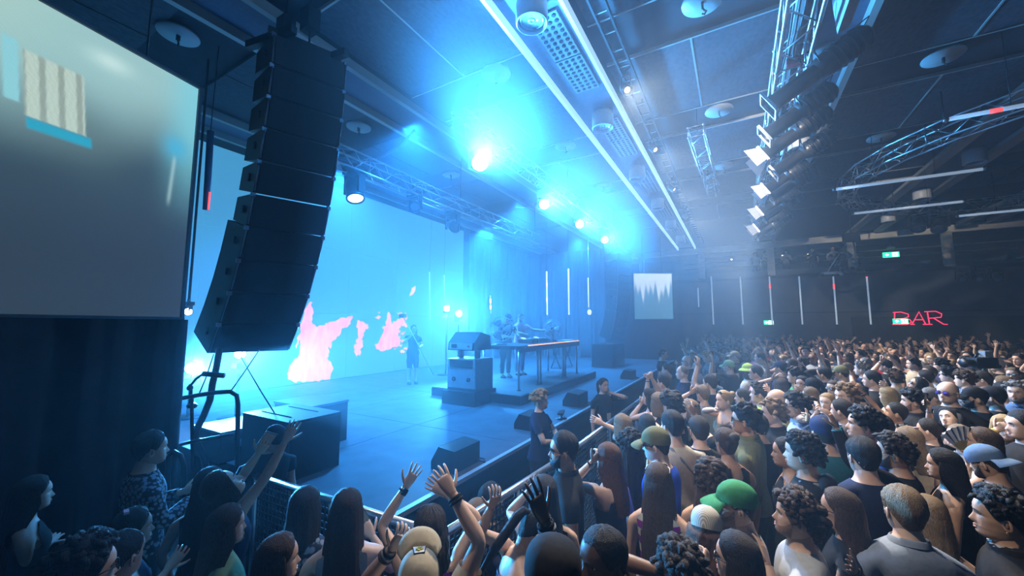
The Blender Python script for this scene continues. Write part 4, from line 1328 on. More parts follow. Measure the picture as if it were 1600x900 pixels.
def build_hair(style, rng, detail, length, s, hat=False):
    """Hair in head space (chin at origin, facing +Y); the hanging part is returned separately in yaw-only space."""
    cap, hang = MB(), None
    th = hair_cap(cap, 'slick' if hat else style, rng, detail, .004 if hat else None)
    if hat:
        th = .02
    if style == 'pony':
        L = length or .30
        p = [(0, -.10, .70 * HH), (0, -.135, .66 * HH), (0, -.15, .45 * HH), (0, -.145, .45 * HH - L * .5), (0, -.13, .45 * HH - L)]
        cap.tube(p, [.016, .026, .032, .028, .006], 10 if detail else 6)
    elif style == 'bun':
        cap.ball((0, -.115, .80 * HH), (.042, .038, .040), 12 if detail else 7, 7 if detail else 5)
    elif style in ('long', 'longcurl', 'bob', 'wavy'):
        L = length or {'long': .42, 'longcurl': .36, 'bob': .10, 'wavy': .34}[style]
        hang = MB()
        M = {2: 40, 1: 20, 0: 10}[detail]
        K = {2: 14, 1: 8, 0: 5}[detail]
        g = rng.uniform(-1, 1, M)
        rings = []
        top = (.52 if hat else .80) * HH
        for k in range(K + 1):
            q = k / K
            z = top - q * (L + top - .02)
            dz = max(0, -z)                                  # below the chin
            wd = np.interp(z, [-.45, -.2, -.06, .05, .10, .15, .19], [.105, .118, .114, .102, .100, .092, .074]) + (th - .012) * .6
            yb = np.interp(z, [-.45, -.2, -.06, .05, .10, .15, .19], [-.165, -.158, -.142, -.124, -.124, -.116, -.094]) - (th - .012) * .5
            yf = np.interp(z, [-.45, -.2, -.06, .05, .15], [-.105, -.085, -.035, .012, .004])
            if q > .85:
                wd *= 1 - (q - .85) * 1.6
            ang = np.linspace(-1.75, 1.75, M)
            wob = (1 + g * .035 * (.4 + q)) + (rng.normal(0, .05, M) if style == 'longcurl' else 0) + (.05 * math.sin(k * 1.9 + g[0]) if style == 'wavy' else 0)
            xo, yo = wd * np.sin(ang) * wob, yf + (yb - yf) * np.cos(ang) * wob
            xi, yi = .62 * wd * np.sin(ang[::-1]), yf + .012 + .50 * (yb - yf) * np.cos(ang[::-1])
            zz = np.full(M, z) + g * .012 * q * (1 if q == 1 else 0)
            rings.append(np.vstack([np.stack([xo, yo, zz], -1), np.stack([xi, yi, zz], -1)]))
        hang.loft(rings)
    return cap, hang


def ik(S, T, l1, l2, pole):
    d = T - S
    L = np.linalg.norm(d)
    mx = (l1 + l2) * .995
    if L > mx:
        T = S + d * mx / L
        d, L = T - S, mx
    L = max(L, abs(l1 - l2) + .03)
    u = d / (np.linalg.norm(d) + 1e-9)
    a = (l1 * l1 - l2 * l2 + L * L) / (2 * L)
    h = math.sqrt(max(l1 * l1 - a * a, 0))
    p = np.array(pole, float)
    p = p - u * (p @ u)
    p /= np.linalg.norm(p) + 1e-9
    return S + u * a + p * h, S + u * L


class Figure:
    """A standing figure, feet at the origin, facing +Y, made of joined rings."""

    def __init__(self, h, female, arms, build=1.0, lean=0.0, rng=None, detail=1, crouch=False):
        self.s = s = h / 1.75
        self.fem, self.crouch = female, crouch
        self.tor = (TORF if female else TOR).copy()
        self.build, self.lean, self.detail, self.rng = build, lean, detail, rng
        sh = .165 if female else .188
        l1, l2 = .285 * s, .255 * s
        self.arms = []
        for sd, A in zip((1, -1), arms):           # right (+X), left (-X)
            S = self.bend(np.array([sd * sh * build, -.008, 1.395]) * s)
            T = np.array(A['to'], float)
            raise_ = max(0, min(1, (T[2] - S[2]) / (.4 * s) + .3))
            S = S + np.array([-sd * .015, 0, .035]) * s * raise_
            pole = A.get('pole')
            if pole is None:
                pole = (sd * .5, -.3, -.6) if T[2] < S[2] + .1 else (sd * .9, .25, -.2)
            E_, W = ik(S, T, l1, l2, pole)
            self.arms.append((S, E_, W, A, raise_))

    def bend(self, p):
        p = np.atleast_2d(np.asarray(p, float))
        zw = 1.0 * self.s
        w = np.clip((p[:, 2] - zw) / (.45 * self.s), 0, 1)
        a = self.lean * w
        y, z = p[:, 1], p[:, 2] - zw
        q = p.copy()
        m = z > 0
        q[m, 1] = y[m] * np.cos(a[m]) + z[m] * np.sin(a[m])
        q[m, 2] = zw + z[m] * np.cos(a[m]) - y[m] * np.sin(a[m])
        return q[0] if len(q) == 1 else q

    def torso(self, off=0.0, flare=0.0):
        R = []
        for j, (z, rx, ry, yo) in enumerate(self.tor):
            k = self.build if j < 9 else 1
            o = off + flare * max(0, (1.2 - z))
            c, s_ = np.cos(_ang), np.sin(_ang)
            x = (rx * k + o) * np.sign(c) * np.abs(c) ** .85
            y = (ry * k + o) * np.sign(s_) * np.abs(s_) ** .85 + yo
            R.append(self.bend(np.stack([x, y, np.full(24, z)], -1) * self.s))
        R = np.array(R)
        for a, cols in ((0, (22, 23, 0, 1, 2)), (1, (10, 11, 12, 13, 14))):
            up = self.arms[a][4]
            R[7][list(cols), 2] += .030 * up * self.s
            R[6][list(cols), 2] += .012 * up * self.s
        return R

    def limb(self, b, first, pts, radii, start, off, mi, upto, hand=None):
        """Loft on from an existing boundary loop (indices into b via vertex copies)."""
        n = len(first)
        rings = [first]
        e1 = None
        for i in range(len(pts)):
            p = pts[i]
            t = (pts[min(i + 1, len(pts) - 1)] - pts[i - 1 if i else 0])
            if i == 0:
                t = pts[1] - pts[0]
            t = t / (np.linalg.norm(t) + 1e-9)
            a = np.arange(n) * 2 * math.pi / n
            if e1 is None:
                g = np.cross((0.3, 1, 0.2), t)
                e1 = g / (np.linalg.norm(g) + 1e-9)
                e2 = np.cross(t, e1)
                best, sh = 1e9, 0
                for k in range(n * 2):
                    q = a + k * math.pi / n
                    pp = p + .06 * (np.cos(q)[:, None] * e1 + np.sin(q)[:, None] * e2)
                    dd = ((pp - first) ** 2).sum()
                    if dd < best:
                        best, sh = dd, k * math.pi / n
                ph = a + sh
            e1 = e1 - t * (e1 @ t)
            e1 /= np.linalg.norm(e1) + 1e-9
            e2 = np.cross(t, e1)
            r = radii[i] + off
            rings.append(p + r * (np.cos(ph)[:, None] * e1 + np.sin(ph)[:, None] * e2))
        return rings[:upto + 1] if upto is not None else rings

    def arm_rings(self, R, i, off, upto=None):
        S, E_, W, A, _ = self.arms[i]
        s = self.s
        if i == 0:
            loop = [(7, 2), (7, 1), (7, 0), (7, 23), (7, 22), (6, 22), (5, 22), (5, 23), (5, 0), (5, 1), (5, 2), (6, 2)]
        else:
            loop = [(7, 14), (7, 13), (7, 12), (7, 11), (7, 10), (6, 10), (5, 10), (5, 11), (5, 12), (5, 13), (5, 14), (6, 14)]
        first = np.array([R[j][c] for j, c in loop])
        U, F_ = E_ - S, W - E_
        pts = [S + U * q for q in (.16, .36, .58, .82)] + [E_ + (U / np.linalg.norm(U) * -.0)] + [E_ + F_ * q for q in (.18, .42, .68, .90, 1.0)]
        k = s * (.88 if self.fem else 1.0) * (.5 + .5 * self.build)
        rad = [q * k for q in (.060, .053, .048, .042, .039, .043, .040, .034, .028, .026)]
        return self.limb(None, first, pts, rad, None, off, 0, upto)

    def leg_rings(self, R, i, off, upto=None):
        s = self.s
        idx = [6, 5, 4, 3, 2, 1, 0, 23, 22, 21, 20, 19, 18] if i == 0 else [18, 17, 16, 15, 14, 13, 12, 11, 10, 9, 8, 7, 6]
        c = (R[0][6] + R[0][18]) / 2 + np.array([0, 0, -.035 * s])
        first = np.vstack([R[0][idx], [c]])
        sd = 1 if i == 0 else -1
        pts = [np.array([sd * x, y, z]) * s for x, y, z in ((.088, 0, .70), (.092, .005, .60), (.095, .01, .48), (.097, 0, .40), (.10, -.012, .30), (.102, -.015, .12), (.104, -.005, .075))]
        rad = [q * s for q in (.085, .073, .056, .052, .055, .038, .040)]
        if self.crouch:                                  # sitting back on the heels; the caller drops the figure
            pts = [np.array([sd * x, y, z]) * s for x, y, z in ((.09, .10, .78), (.097, .20, .77), (.10, .32, .74), (.10, .38, .69), (.10, .32, .665), (.10, .15, .66), (.10, .0, .66))]
            return self.limb(None, first, pts, rad, None, off, 0, upto)
        rings = self.limb(None, first, pts, rad, None, off, 0, None)
        n = len(first)
        last = rings[-1]
        sole = last.copy()
        sole[:, 2] = .0
        sole[:, 1] = (sole[:, 1] - pts[-1][1]) * 2.5 + pts[-1][1] + .055 * s
        toe = sole.copy()
        toe[:, 2] = .035 * s
        rings += [toe, sole]
        return rings[:upto + 1] if upto is not None else rings

    def hand(self, b, i, mi=0):
        S, E_, W, A, raise_ = self.arms[i]
        s = self.s
        d = W - E_
        d /= np.linalg.norm(d)
        if 'hand_dir' in A:
            d = d * .35 + np.array(A['hand_dir'], float)
            d /= np.linalg.norm(d)
        nrm = np.array(A.get('palm', (0, 1, 0)), float)
        nrm = nrm - d * (nrm @ d)
        nrm /= np.linalg.norm(nrm) + 1e-9
        wdir = np.cross(d, nrm)                      # across the palm
        sd = 1 if i == 0 else -1
        th = wdir * sd if A.get('thumb', 1) > 0 else -wdir * sd
        th = -th
        n = 8
        a = np.arange(n) * 2 * math.pi / n
        rings = []
        for t, w, h in ((-.01, .026, .020), (.015, .031, .018), (.05, .041, .016), (.085, .043, .014), (.10, .036, .010)):
            rings.append(W + s * (d * t + np.cos(a)[:, None] * w * th + np.sin(a)[:, None] * h * nrm * (1 if sd > 0 else 1)))
        b.loft(rings, (True, True), mi)
        curl = A.get('curl', .25)
        spread = A.get('spread', .5)
        fn = 6 if self.detail == 2 else 5
        for q, L, r in ((.031, .072, .0090), (.010, .080, .0094), (-.011, .075, .0090), (-.030, .060, .0080)):
            p = W + s * (d * .088 + th * q)
            dirf = d + th * q * spread * 9
            dirf /= np.linalg.norm(dirf)
            pts = [p - dirf * .02 * s, p]
            c = 0
            for seg in (.42, .32, .26):
                c += curl * 1.1
                v = dirf * math.cos(c) + nrm * math.sin(c)
                pts.append(pts[-1] + v * L * seg * s)
            b.tube(pts, [r * s, r * s, r * .95 * s, r * .88 * s, r * .6 * s], fn, mi)
        v1 = th * .8 + d * .75 + nrm * .25
        v1 /= np.linalg.norm(v1)
        p = W + s * (d * .022 + th * .024)
        v2 = v1 * .75 + d * .5 + nrm * curl * .6
        v2 /= np.linalg.norm(v2)
        b.tube([p - v1 * .01 * s, p + v1 * .032 * s, p + v1 * .06 * s, p + (v1 * .06 + v2 * .032) * s], [.012 * s, .0115 * s, .010 * s, .006 * s], fn, mi)
        return W + s * (d * .085 + nrm * .028), d, nrm, wdir

    def faces_torso(self, b, R, rows, mi=0, hole=True, cols=None):
        a = np.arange(R.shape[0] * 24).reshape(-1, 24)
        f = []
        for j in rows:
            for c in range(24):
                if hole and j in (5, 6) and c in (22, 23, 0, 1, 10, 11, 12, 13):
                    continue
                if cols is not None and j in cols and c not in cols[j]:
                    continue
                c2 = (c + 1) % 24
                f.append((a[j, c], a[j, c2], a[j + 1, c2], a[j + 1, c]))
        b.add(R.reshape(-1, 3), f, mi)


def wrinkle(v, amp, k=26.0, seed=0.0):
    """Soft folds pushed into cloth along its own normal-ish direction."""
    x, y, z = v[:, 0], v[:, 1], v[:, 2]
    w = np.sin(k * z + 3.1 * np.sin(9 * x + seed) + 2.3 * np.cos(11 * y + seed)) + .6 * np.sin(1.9 * k * z + 17 * x - 13 * y + seed)
    d = v - np.array([0, 0, 0])
    r = np.stack([x, y, np.zeros_like(x)], -1)
    r /= np.linalg.norm(r, axis=1)[:, None] + 1e-6
    return v + r * (w * amp)[:, None]


SKIN = {'light': (.62, .40, .30), 'fair': (.70, .48, .38), 'tan': (.46, .27, .18), 'brown': (.20, .105, .065), 'dark': (.085, .045, .030)}
HAIRC = {'black': (.010, .009, .010), 'dark': (.025, .017, .012), 'brown': (.065, .036, .020), 'auburn': (.10, .042, .022), 'blond': (.36, .24, .11), 'sandy': (.20, .13, .07), 'grey': (.17, .16, .155), 'white': (.55, .50, .42)}
TOPC = {'black': (.012, .012, .014), 'navy': (.015, .022, .06), 'white': (.62, .62, .62), 'grey': (.22, .23, .25), 'light grey': (.45, .46, .48), 'blue': (.02, .08, .55), 'light blue': (.28, .40, .55), 'green': (.05, .26, .11),
        'olive': (.14, .14, .07), 'beige': (.45, .38, .27), 'brown': (.07, .045, .03), 'teal': (.03, .16, .20), 'red': (.40, .03, .04), 'pink': (.65, .30, .36), 'yellow': (.6, .5, .10), 'lime': (.42, .60, .12), 'purple': (.22, .03, .30),
        'grey-blue': (.22, .27, .36), 'denim': (.10, .17, .30), 'pale green': (.20, .34, .20), 'cream': (.6, .55, .45)}


def skin_mat(k):
    return mat('skin_' + k, SKIN[k], .48, noise=.08, scale=30, bump=.04)


def hair_mat(k):
    return mat('hair_' + k, HAIRC[k], .68, noise=.6, scale=60, stretch=(6, 6, .6), bump=.6, spec=.35)


def cloth_mat(k):
    return mat('cloth_' + k.replace(' ', '_'), TOPC[k], .85, noise=.10, scale=40, bump=.08, spec=.2)


def pattern_mat(name, c1, c2, scale, kind):
    if name in MATS:
        return MATS[name]
    m = mat(name, c1, .85, spec=.2)
    nt = m.node_tree
    b = nt.nodes['Principled BSDF']
    tc = nt.nodes.new('ShaderNodeTexCoord')
    if kind == 'stripe':
        t = nt.nodes.new('ShaderNodeTexWave')
        t.bands_direction = 'Z'
        t.inputs['Scale'].default_value = scale
        t.inputs['Distortion'].default_value = 1.5
    elif kind == 'check':
        t = nt.nodes.new('ShaderNodeTexChecker')
        t.inputs['Scale'].default_value = scale
    elif kind == 'rings':
        t = nt.nodes.new('ShaderNodeTexWave')
        t.wave_type = 'RINGS'
        t.rings_direction = 'Z'
        t.inputs['Scale'].default_value = scale
    else:
        t = nt.nodes.new('ShaderNodeTexVoronoi')
        t.inputs['Scale'].default_value = scale
    r = nt.nodes.new('ShaderNodeValToRGB')
    r.color_ramp.elements[0].position, r.color_ramp.elements[1].position = .42, .55
    r.color_ramp.elements[0].color = (*c2, 1)
    r.color_ramp.elements[1].color = (*c1, 1)
    nt.links.new(tc.outputs['Object'], t.inputs[0])
    nt.links.new(t.outputs[0] if kind != 'check' else t.outputs['Fac'], r.inputs[0])
    nt.links.new(r.outputs[0], b.inputs['Base Color'])
    return m


def top_mat(k):
    pats = {'floral': ((.012, .013, .018), (.20, .22, .26), 42, 'v'), 'white stripe': ((.5, .5, .5), (.02, .02, .02), 9, 'stripe'), 'plaid': ((.20, .24, .30), (.04, .05, .08), 40, 'check'),
            'lace': ((.05, .06, .08), (.30, .33, .38), 26, 'v'), 'purple-white': ((.55, .55, .52), (.22, .02, .28), 3.2, 'stripe'), 'leopard': ((.05, .07, .20), (.25, .26, .30), 22, 'v')}
    if k in pats:
        c1, c2, sc, kd = pats[k]
        return pattern_mat('cloth_' + k.replace(' ', '_'), c1, c2, sc, kd)
    return cloth_mat(k)


def eye_mats(skin, hair):
    return [skin_mat(skin), mat('eye_white', (.62, .60, .58), .3), mat('iris', (.02, .014, .010), .2), hair_mat(hair), mat('lip_' + skin, tuple(np.array(SKIN[skin]) * np.array((.90, .66, .64))), .45), mat('ear_shade_' + skin, tuple(np.array(SKIN[skin]) * .55), .6)]


ARM = {'down': dict(to=(.07, .04, -.53)), 'hip': dict(to=(.10, .10, -.44), pole=(1, -.5, 0)), 'chest': dict(to=(-.10, .24, -.20), curl=.7), 'up': dict(to=(.06, .16, .47), spread=.8), 'high': dict(to=(.10, .20, .44), spread=1.0, curl=.12),
       'fist': dict(to=(.08, .22, .34), curl=1.3, spread=0), 'forward': dict(to=(-.02, .42, .16), curl=.2), 'phone': dict(to=(-.06, .36, .12), curl=.75, spread=.2), 'face': dict(to=(-.14, .20, .10), curl=.9), 'point': dict(to=(-.05, .38, .28), curl=.35)}


def make_person(base, az, h, sex='m', hair='short', hcol='dark', top='tee', tcol='black', skin='light', arms=('down', 'down'), pitch=0.0, hyaw=0.0, tilt=0.0, lean=0.0, build=1.0, detail=1, seed=0,
                pants='black', legs='long', label='', group=None, extra=(), hlen=None, beard=None, cap=None, capcol='black', crouch=False):
    rng = np.random.default_rng(seed)
    s = h / 1.75
    root = thing('person', label, 'person', tuple(base), -az, group)
    Ri = rz3(az)                                   # world -> local (object turns by -az)
    A = []
    for i, a in enumerate(arms):
        sd = 1 if i == 0 else -1
        d = dict(ARM[a]) if isinstance(a, str) else dict(a)
        if 'world' in d:
            d['to'] = Ri @ (np.array(d['world']) - np.array(base))
            if 'wpole' in d:
                d['pole'] = Ri @ np.array(d['wpole'])
            if 'wpalm' in d:
                d['palm'] = Ri @ np.array(d['wpalm'])
            if 'wdir' in d:
                d['hand_dir'] = Ri @ np.array(d['wdir'])
        else:
            t = np.array(d['to'], float)
            t = np.array([t[0] * sd, t[1], t[2]]) * s
            d['to'] = t + np.array([sd * .18, 0, 1.395]) * s + rng.normal(0, .025, 3) * s
            if 'pole' in d:
                q = d['pole']
                d['pole'] = (q[0] * sd, q[1], q[2])
        if d['to'][2] < 1.05 * s and 'palm' not in d:
            d['palm'] = (-sd, .2, 0)
        A.append(d)
    F = Figure(h, sex == 'f', A, build, lean, rng, detail, crouch)
    sub = detail == 2
    b = MB()
    R = F.torso()
    F.faces_torso(b, R, range(11))
    grips = []
    for i in (0, 1):
        rings = F.arm_rings(R, i, 0)
        b.loft(rings, (False, False))
        grips.append(F.hand(b, i))
        b.loft(F.leg_rings(R, i, 0), (False, True))
    # head
    hs = (s ** .6) * (.95 if sex == 'f' else 1.0)
    Hm = rz3(-hyaw) @ ry3(tilt) @ rx3(pitch) * hs
    piv = np.array([0, -.01, .03])
    hb = F.bend(np.array([0, .022, 1.507]) * s)
    hb = hb - np.array([0, 0, 0])

    def place(v):
        return (v - piv) @ Hm.T + hb + piv
    H = head_parts(detail)
    V = place(np.vstack(H.v))
    Fc, Mi = np.vstack(H.f), np.concatenate(H.m)
    b.v.append(V)
    b.f.append(np.where(Fc >= 0, Fc + b.n, -1))
    b.m.append(Mi)
    b.sm.append(np.ones(len(Fc), bool))
    b.n += len(V)
    body = b.build('body', eye_mats(skin, hcol), root, weld=True)
    parts = [body]
    # clothes
    g = MB()
    T2 = F.torso(.011, .03 if top not in ('tank', 'tube', 'dress') else 0.0)
    if top in ('tee', 'long', 'hoodie', 'polo', 'jacket', 'vest'):
        F.faces_torso(g, T2, range(1, 9))
        up = {'tee': 3, 'polo': 3, 'long': 9, 'hoodie': 9, 'jacket': 9, 'vest': 1}[top]
        for i in (0, 1):
            o = .014 if up < 9 else .010
            g.loft(F.arm_rings(T2, i, o * (1.3 if top in ('hoodie', 'jacket') else 1), up), (False, False))
        if top == 'hoodie':
            c = F.bend(np.array([0, -.10, 1.455]) * s)
            g.ball(c, (.13 * s, .055 * s, .06 * s), 14, 7)
        if top in ('polo', 'jacket'):
            q = F.bend(np.array([0, -.004, 1.483]) * s)
            a = np.arange(24) * 2 * math.pi / 24
            g.loft([q + s * np.stack([rr * np.cos(a), rr * .95 * np.sin(a), zz_ + .012 * -np.sin(a)], -1) for rr, zz_ in ((.082, np.full(24, -.012)), (.074, np.full(24, .022)), (.083, np.full(24, .018)), (.094, np.full(24, -.014)))], (False, False))
    elif top == 'tank':
        sc = set(range(2, 5)) | set(range(7, 10)) | set(range(14, 17)) | set(range(19, 22))
        F.faces_torso(g, T2, range(1, 8), cols={6: sc, 7: sc & {3, 4, 7, 8, 15, 16, 19, 20}})
    else:
        F.faces_torso(g, F.torso(.009), range(1, 6))
    for k in range(len(g.v)):
        g.v[k] = wrinkle(g.v[k], .0028 if detail else 0, 30, seed)
    parts.append(g.build('dress' if top == 'dress' else 'top' if top in ('tank', 'tube') else 'shirt', top_mat(tcol), root, weld=True))
    g = MB()
    T3 = F.torso(.007)
    F.faces_torso(g, T3, range(0, 2))
    up = 3 if legs == 'short' else 6
    for i in (0, 1):
        g.loft(F.leg_rings(T3, i, .014, up), (False, False))
    parts.append(g.build('shorts' if legs == 'short' else 'trousers', cloth_mat(pants), root, weld=True))
    if detail:
        for i in (0, 1):
            MB().loft(F.leg_rings(R, i, .009)[-3:], (True, True)).build('shoe', mat('shoe_leather', (.03, .03, .032), .5), root)
    if sub:
        for o in parts[:3]:
            md = o.modifiers.new('smooth', 'SUBSURF')
            md.levels = md.render_levels = 1
    # hair
    if hair not in ('none', 'bald'):
        hc, hang = build_hair(hair, rng, detail, hlen, s, cap is not None)
        g = MB()
        g.add(place(np.vstack(hc.v)), np.vstack(hc.f))
        if hang is not None:
            ang = pitch if pitch > 0 else pitch * .5
            Hy = rz3(-hyaw) @ rx3(ang * .6) * hs
            g.add((np.vstack(hang.v) - piv) @ Hy.T + hb + piv, np.vstack(hang.f))
        g.build('hair', hair_mat(hcol), root)
    if beard:
        g = MB()
        M = 22 if detail == 2 else 14
        ph = np.linspace(-1.35, 1.35, M)
        a = np.abs(ph)
        rows = []
        for q in np.linspace(0, 1, 6):
            lo, hi = -.0, np.interp(a, [0, .2, .35, .6, 1.0, 1.35], [.150, .150, .22, .22, .30, .45])
            t = lo + (hi - lo) * q
            p = head_surface(ph, np.clip(t, 0, 1))
            d = p - np.array([0, 0, .3 * HH])
            d /= np.linalg.norm(d, axis=1)[:, None]
            rows.append(p + d * (.0075 if beard == 'full' else .0022) * (1 if 0 < q < 1 else .2))
        mo = [head_surface(q, .252) + np.array([0, .003, 0]) for q in (-.36, -.18, 0, .18, .36)]
        rows = [place(r_) for r_ in rows]
        g.loft(rows, closed=False)
        g.tube([place(m_) for m_ in mo], [.003, .006, .005, .006, .003] if beard == 'full' else [.001, .003, .0025, .003, .001], 6)
        g.build('beard', hair_mat(hcol) if beard == 'full' else mat('stubble_' + hcol + skin, tuple(np.array(SKIN[skin]) * .35 + np.array(HAIRC[hcol]) * .6), .7, noise=.3, scale=90), root)
    if cap:
        g = MB()
        back = math.pi if cap == 'back' else 0
        M = 40 if sub else 24
        ph = -math.pi + 2 * math.pi * np.arange(M) / M
        rows = []
        low = {'cap': .60, 'back': .58, 'beanie': .50, 'bucket': .60, 'crochet': .52}[cap]
        for q in np.linspace(0, 1, 10 if sub else 7):
            t = low + (.985 - low) * q ** .8
            if cap in ('cap', 'back'):
                lw = low - .10 * (1 - np.cos(ph - back)) / 2
                t = lw + (.985 - lw) * q ** .8
            p = head_surface(ph, t, False)
            d = p - np.array([0, -.004, .5 * HH])
            d /= np.linalg.norm(d, axis=1)[:, None]
            rows.append(place(p + d * (.009 + .007 * math.sin(math.pi * q * .8))))
        g.loft(rows, (False, True))
        cm = {'crochet': pattern_mat('crochet_cream', (.55, .52, .45), (.30, .28, .24), 34, 'rings')}.get(cap) or cloth_mat(capcol)
        co = g.build('hat' if cap in ('bucket',) else 'beanie' if cap in ('beanie', 'crochet') else 'cap', cm, root)
        if cap in ('cap', 'back', 'bucket'):
            g = MB()
            rot = rz3(back)
            if cap == 'bucket':
                ph2 = ph
                ext, droop = .055, -.045
            else:
                ph2 = np.linspace(-1.0, 1.0, 18)
                ext, droop = .066, -.032
            top_, bot = [], []
            for q in np.linspace(0, 1, 5):
                p = head_surface(ph2 + 0, np.full(len(ph2), low + .02), False)
                d = np.stack([p[:, 0], p[:, 1], np.zeros(len(p))], -1)
                d /= np.linalg.norm(d, axis=1)[:, None]
                fall = np.cos(ph2 * 1.25) if cap != 'bucket' else 1.0
                w = np.atleast_1d(.012 + ext * q * (np.clip(fall, 0, 1) ** .6))
                pp = p + d * w[:, None]
                if cap != 'bucket':
                    pp[:, 1] += .02 * q
                pp[:, 2] += droop * q * q - (0 if cap == 'bucket' else .03 * np.abs(np.sin(ph2)) ** 2 * q)
                top_.append(place(pp @ rot.T))
                bot.append(place((pp - np.array([0, 0, .004])) @ rot.T))
            rings = np.concatenate([np.array(top_), np.array(bot)[::-1]])
            if cap == 'bucket':
                g.loft(rings, (False, False))
            else:
                g.loft(np.swapaxes(rings, 0, 1), (True, True))
            g.build('brim', cm, co)
        if 'patch' in extra:
            g = MB()
            P = []
            for (u, t) in ((-.30, .70), (.30, .70), (.27, .86), (-.27, .86)):
                p = head_surface(u + math.pi * 0, t, False)
                d = p - np.array([0, 0, .5 * HH])
                P.append(p + d / np.linalg.norm(d) * .018)
            P = np.array(P)
            nn = np.cross(P[1] - P[0], P[3] - P[0])
            nn /= np.linalg.norm(nn)
            rot = rz3(back)
            for sc, o, mi in ((1.08, .0, 0), (.94, .0015, 1)):
                c = P.mean(0)
                Q = (P - c) * sc + c + nn * o
                g.prism(place(Q @ rot.T), place((Q[:1] + nn * .002) @ rot.T)[0] - place(Q[:1] @ rot.T)[0], mi)
            c = P.mean(0) + nn * .004
            ux, uy = (P[1] - P[0]) / np.linalg.norm(P[1] - P[0]), (P[3] - P[0]) / np.linalg.norm(P[3] - P[0])
            for q in range(5):
                a = q * 2 * math.pi / 5 + .3
                cc = c + (ux * math.cos(a) + uy * math.sin(a)) * .010
                g.ball(place((cc @ rot.T)[None])[0], .0065, 6, 4, 2)
            g.build('patch', [cloth_mat('black'), cloth_mat('white'), cloth_mat('yellow')], co)
    if 'shades' in extra or 'glasses' in extra or 'shades_up' in extra or 'white_shades_up' in extra or 'purple_shades' in extra:
        g = MB()
        upz = .40 if ('shades_up' in extra or 'white_shades_up' in extra) else 0.0
        dy = -.028 if upz else 0
        for sd in (-1, 1):
            c = np.array([sd * .034, .094 + dy, (.487 + upz) * HH])
            a = np.arange(12) * 2 * math.pi / 12
            ring = lambda k, y: c + np.stack([k * .026 * np.sign(np.cos(a)) * np.abs(np.cos(a)) ** .8, np.full(12, y) - np.abs(np.cos(a)) * .004, k * .020 * np.sin(a)], -1)
            g.loft([place(ring(1.12, -.002)), place(ring(1.12, .002))], (False, False), 1)
            g.loft([place(ring(1.0, -.001)), place(ring(1.0, .001))], (True, True), 0)
            g.tube([place(np.array([sd * .06, .088 + dy, (.50 + upz) * HH])[None])[0], place(np.array([sd * .078, .04 + dy, (.50 + upz) * HH])[None])[0], place(np.array([sd * .083, -.012 + dy, (.46 + upz) * HH])[None])[0]], .0028, 5, 1)
        g.tube([place(np.array([x, .097 + dy, (.50 + upz) * HH])[None])[0] for x in (-.010, 0, .010)], .0025, 5, 1)
        fr = mat('frame_white', (.7, .7, .7), .3) if 'white_shades_up' in extra else mat('frame_black', (.015, .015, .016), .3)
        ln = mat('lens_clear', (.30, .32, .34), .08) if 'glasses' in extra else mat('lens_purple', (.10, .06, .30), .08) if 'purple_shades' in extra else mat('lens_dark', (.012, .012, .014), .08)
        g.build('spectacles' if 'glasses' in extra else 'sunglasses', [ln, fr], root)
    for i in (0, 1):
        S, E_, W, Ad, _ = F.arms[i]
        for k in Ad.get('bands', ()):
            d = (W - E_) / np.linalg.norm(W - E_)
            c = W - d * (.02 + .018 * k[1]) * s
            g = MB()
            rr = (.030 + .0025 * k[1]) * s * (.9 if sex == 'f' else 1)
            m3 = axes(d)
            a = np.arange(14) * 2 * math.pi / 14
            rings = [c + (m3 @ np.stack([q * np.cos(a), q * np.sin(a), np.full(14, z)])).T for q, z in ((rr, -.006), (rr + .005, -.005), (rr + .005, .005), (rr, .006))]
            g.loft(rings, (False, False))
            if k[0] == 'watch':
                nn = np.array(Ad.get('palm', (0, 1, 0)), float)
                nn = nn - d * (nn @ d)
                nn /= np.linalg.norm(nn) + 1e-9
                g.box(c - nn * rr, (.03, .034, .010), np.stack([np.cross(nn, d), d, nn], 1), 1)
            g.build('watch' if k[0] == 'watch' else 'bracelet', [cloth_mat(k[2]), mat('watch_face_' + k[2].replace(' ', '_'), {'teal': (.05, .35, .38)}.get(k[2], (.01, .012, .016)), .15)], root)
    if 'earring' in extra:
        g = MB()
        for sd in (-1, 1):
            g.ball(place(np.array([sd * .084, -.004, .29 * HH])[None])[0], .006, 6, 4)
        g.build('earring', mat('earring_gold', (.8, .6, .3), .25, 1.0), root)
    if 'headphones' in extra:
        g = MB()
        band = [np.array([.098 * math.cos(a), -.01, .45 * HH + .145 * math.sin(a)]) for a in np.linspace(0, math.pi, 13)]
        g.tube([place(p[None])[0] for p in band], .008, 6)
        for sd in (-1, 1):
            g.ball(place(np.array([sd * .092, -.01, .42 * HH])[None])[0], (.030, .036, .040), 10, 6)
        g.build('headphones', mat('headphone_black', (.015, .015, .017), .4), root)
    if 'headband' in extra:
        g = MB()
        ph = np.linspace(-math.pi, math.pi, 25)[:-1]
        rows = []
        for tt, o in ((.70, .012), (.70, .021), (.80, .021), (.80, .012)):
            p = head_surface(ph, np.full(24, tt), False)
            d = p - np.array([0, 0, .55 * HH])
            rows.append(place(p + d / np.linalg.norm(d, axis=1)[:, None] * o))
        g.loft(rows, (False, False))
        g.build('headband', cloth_mat('black'), root)
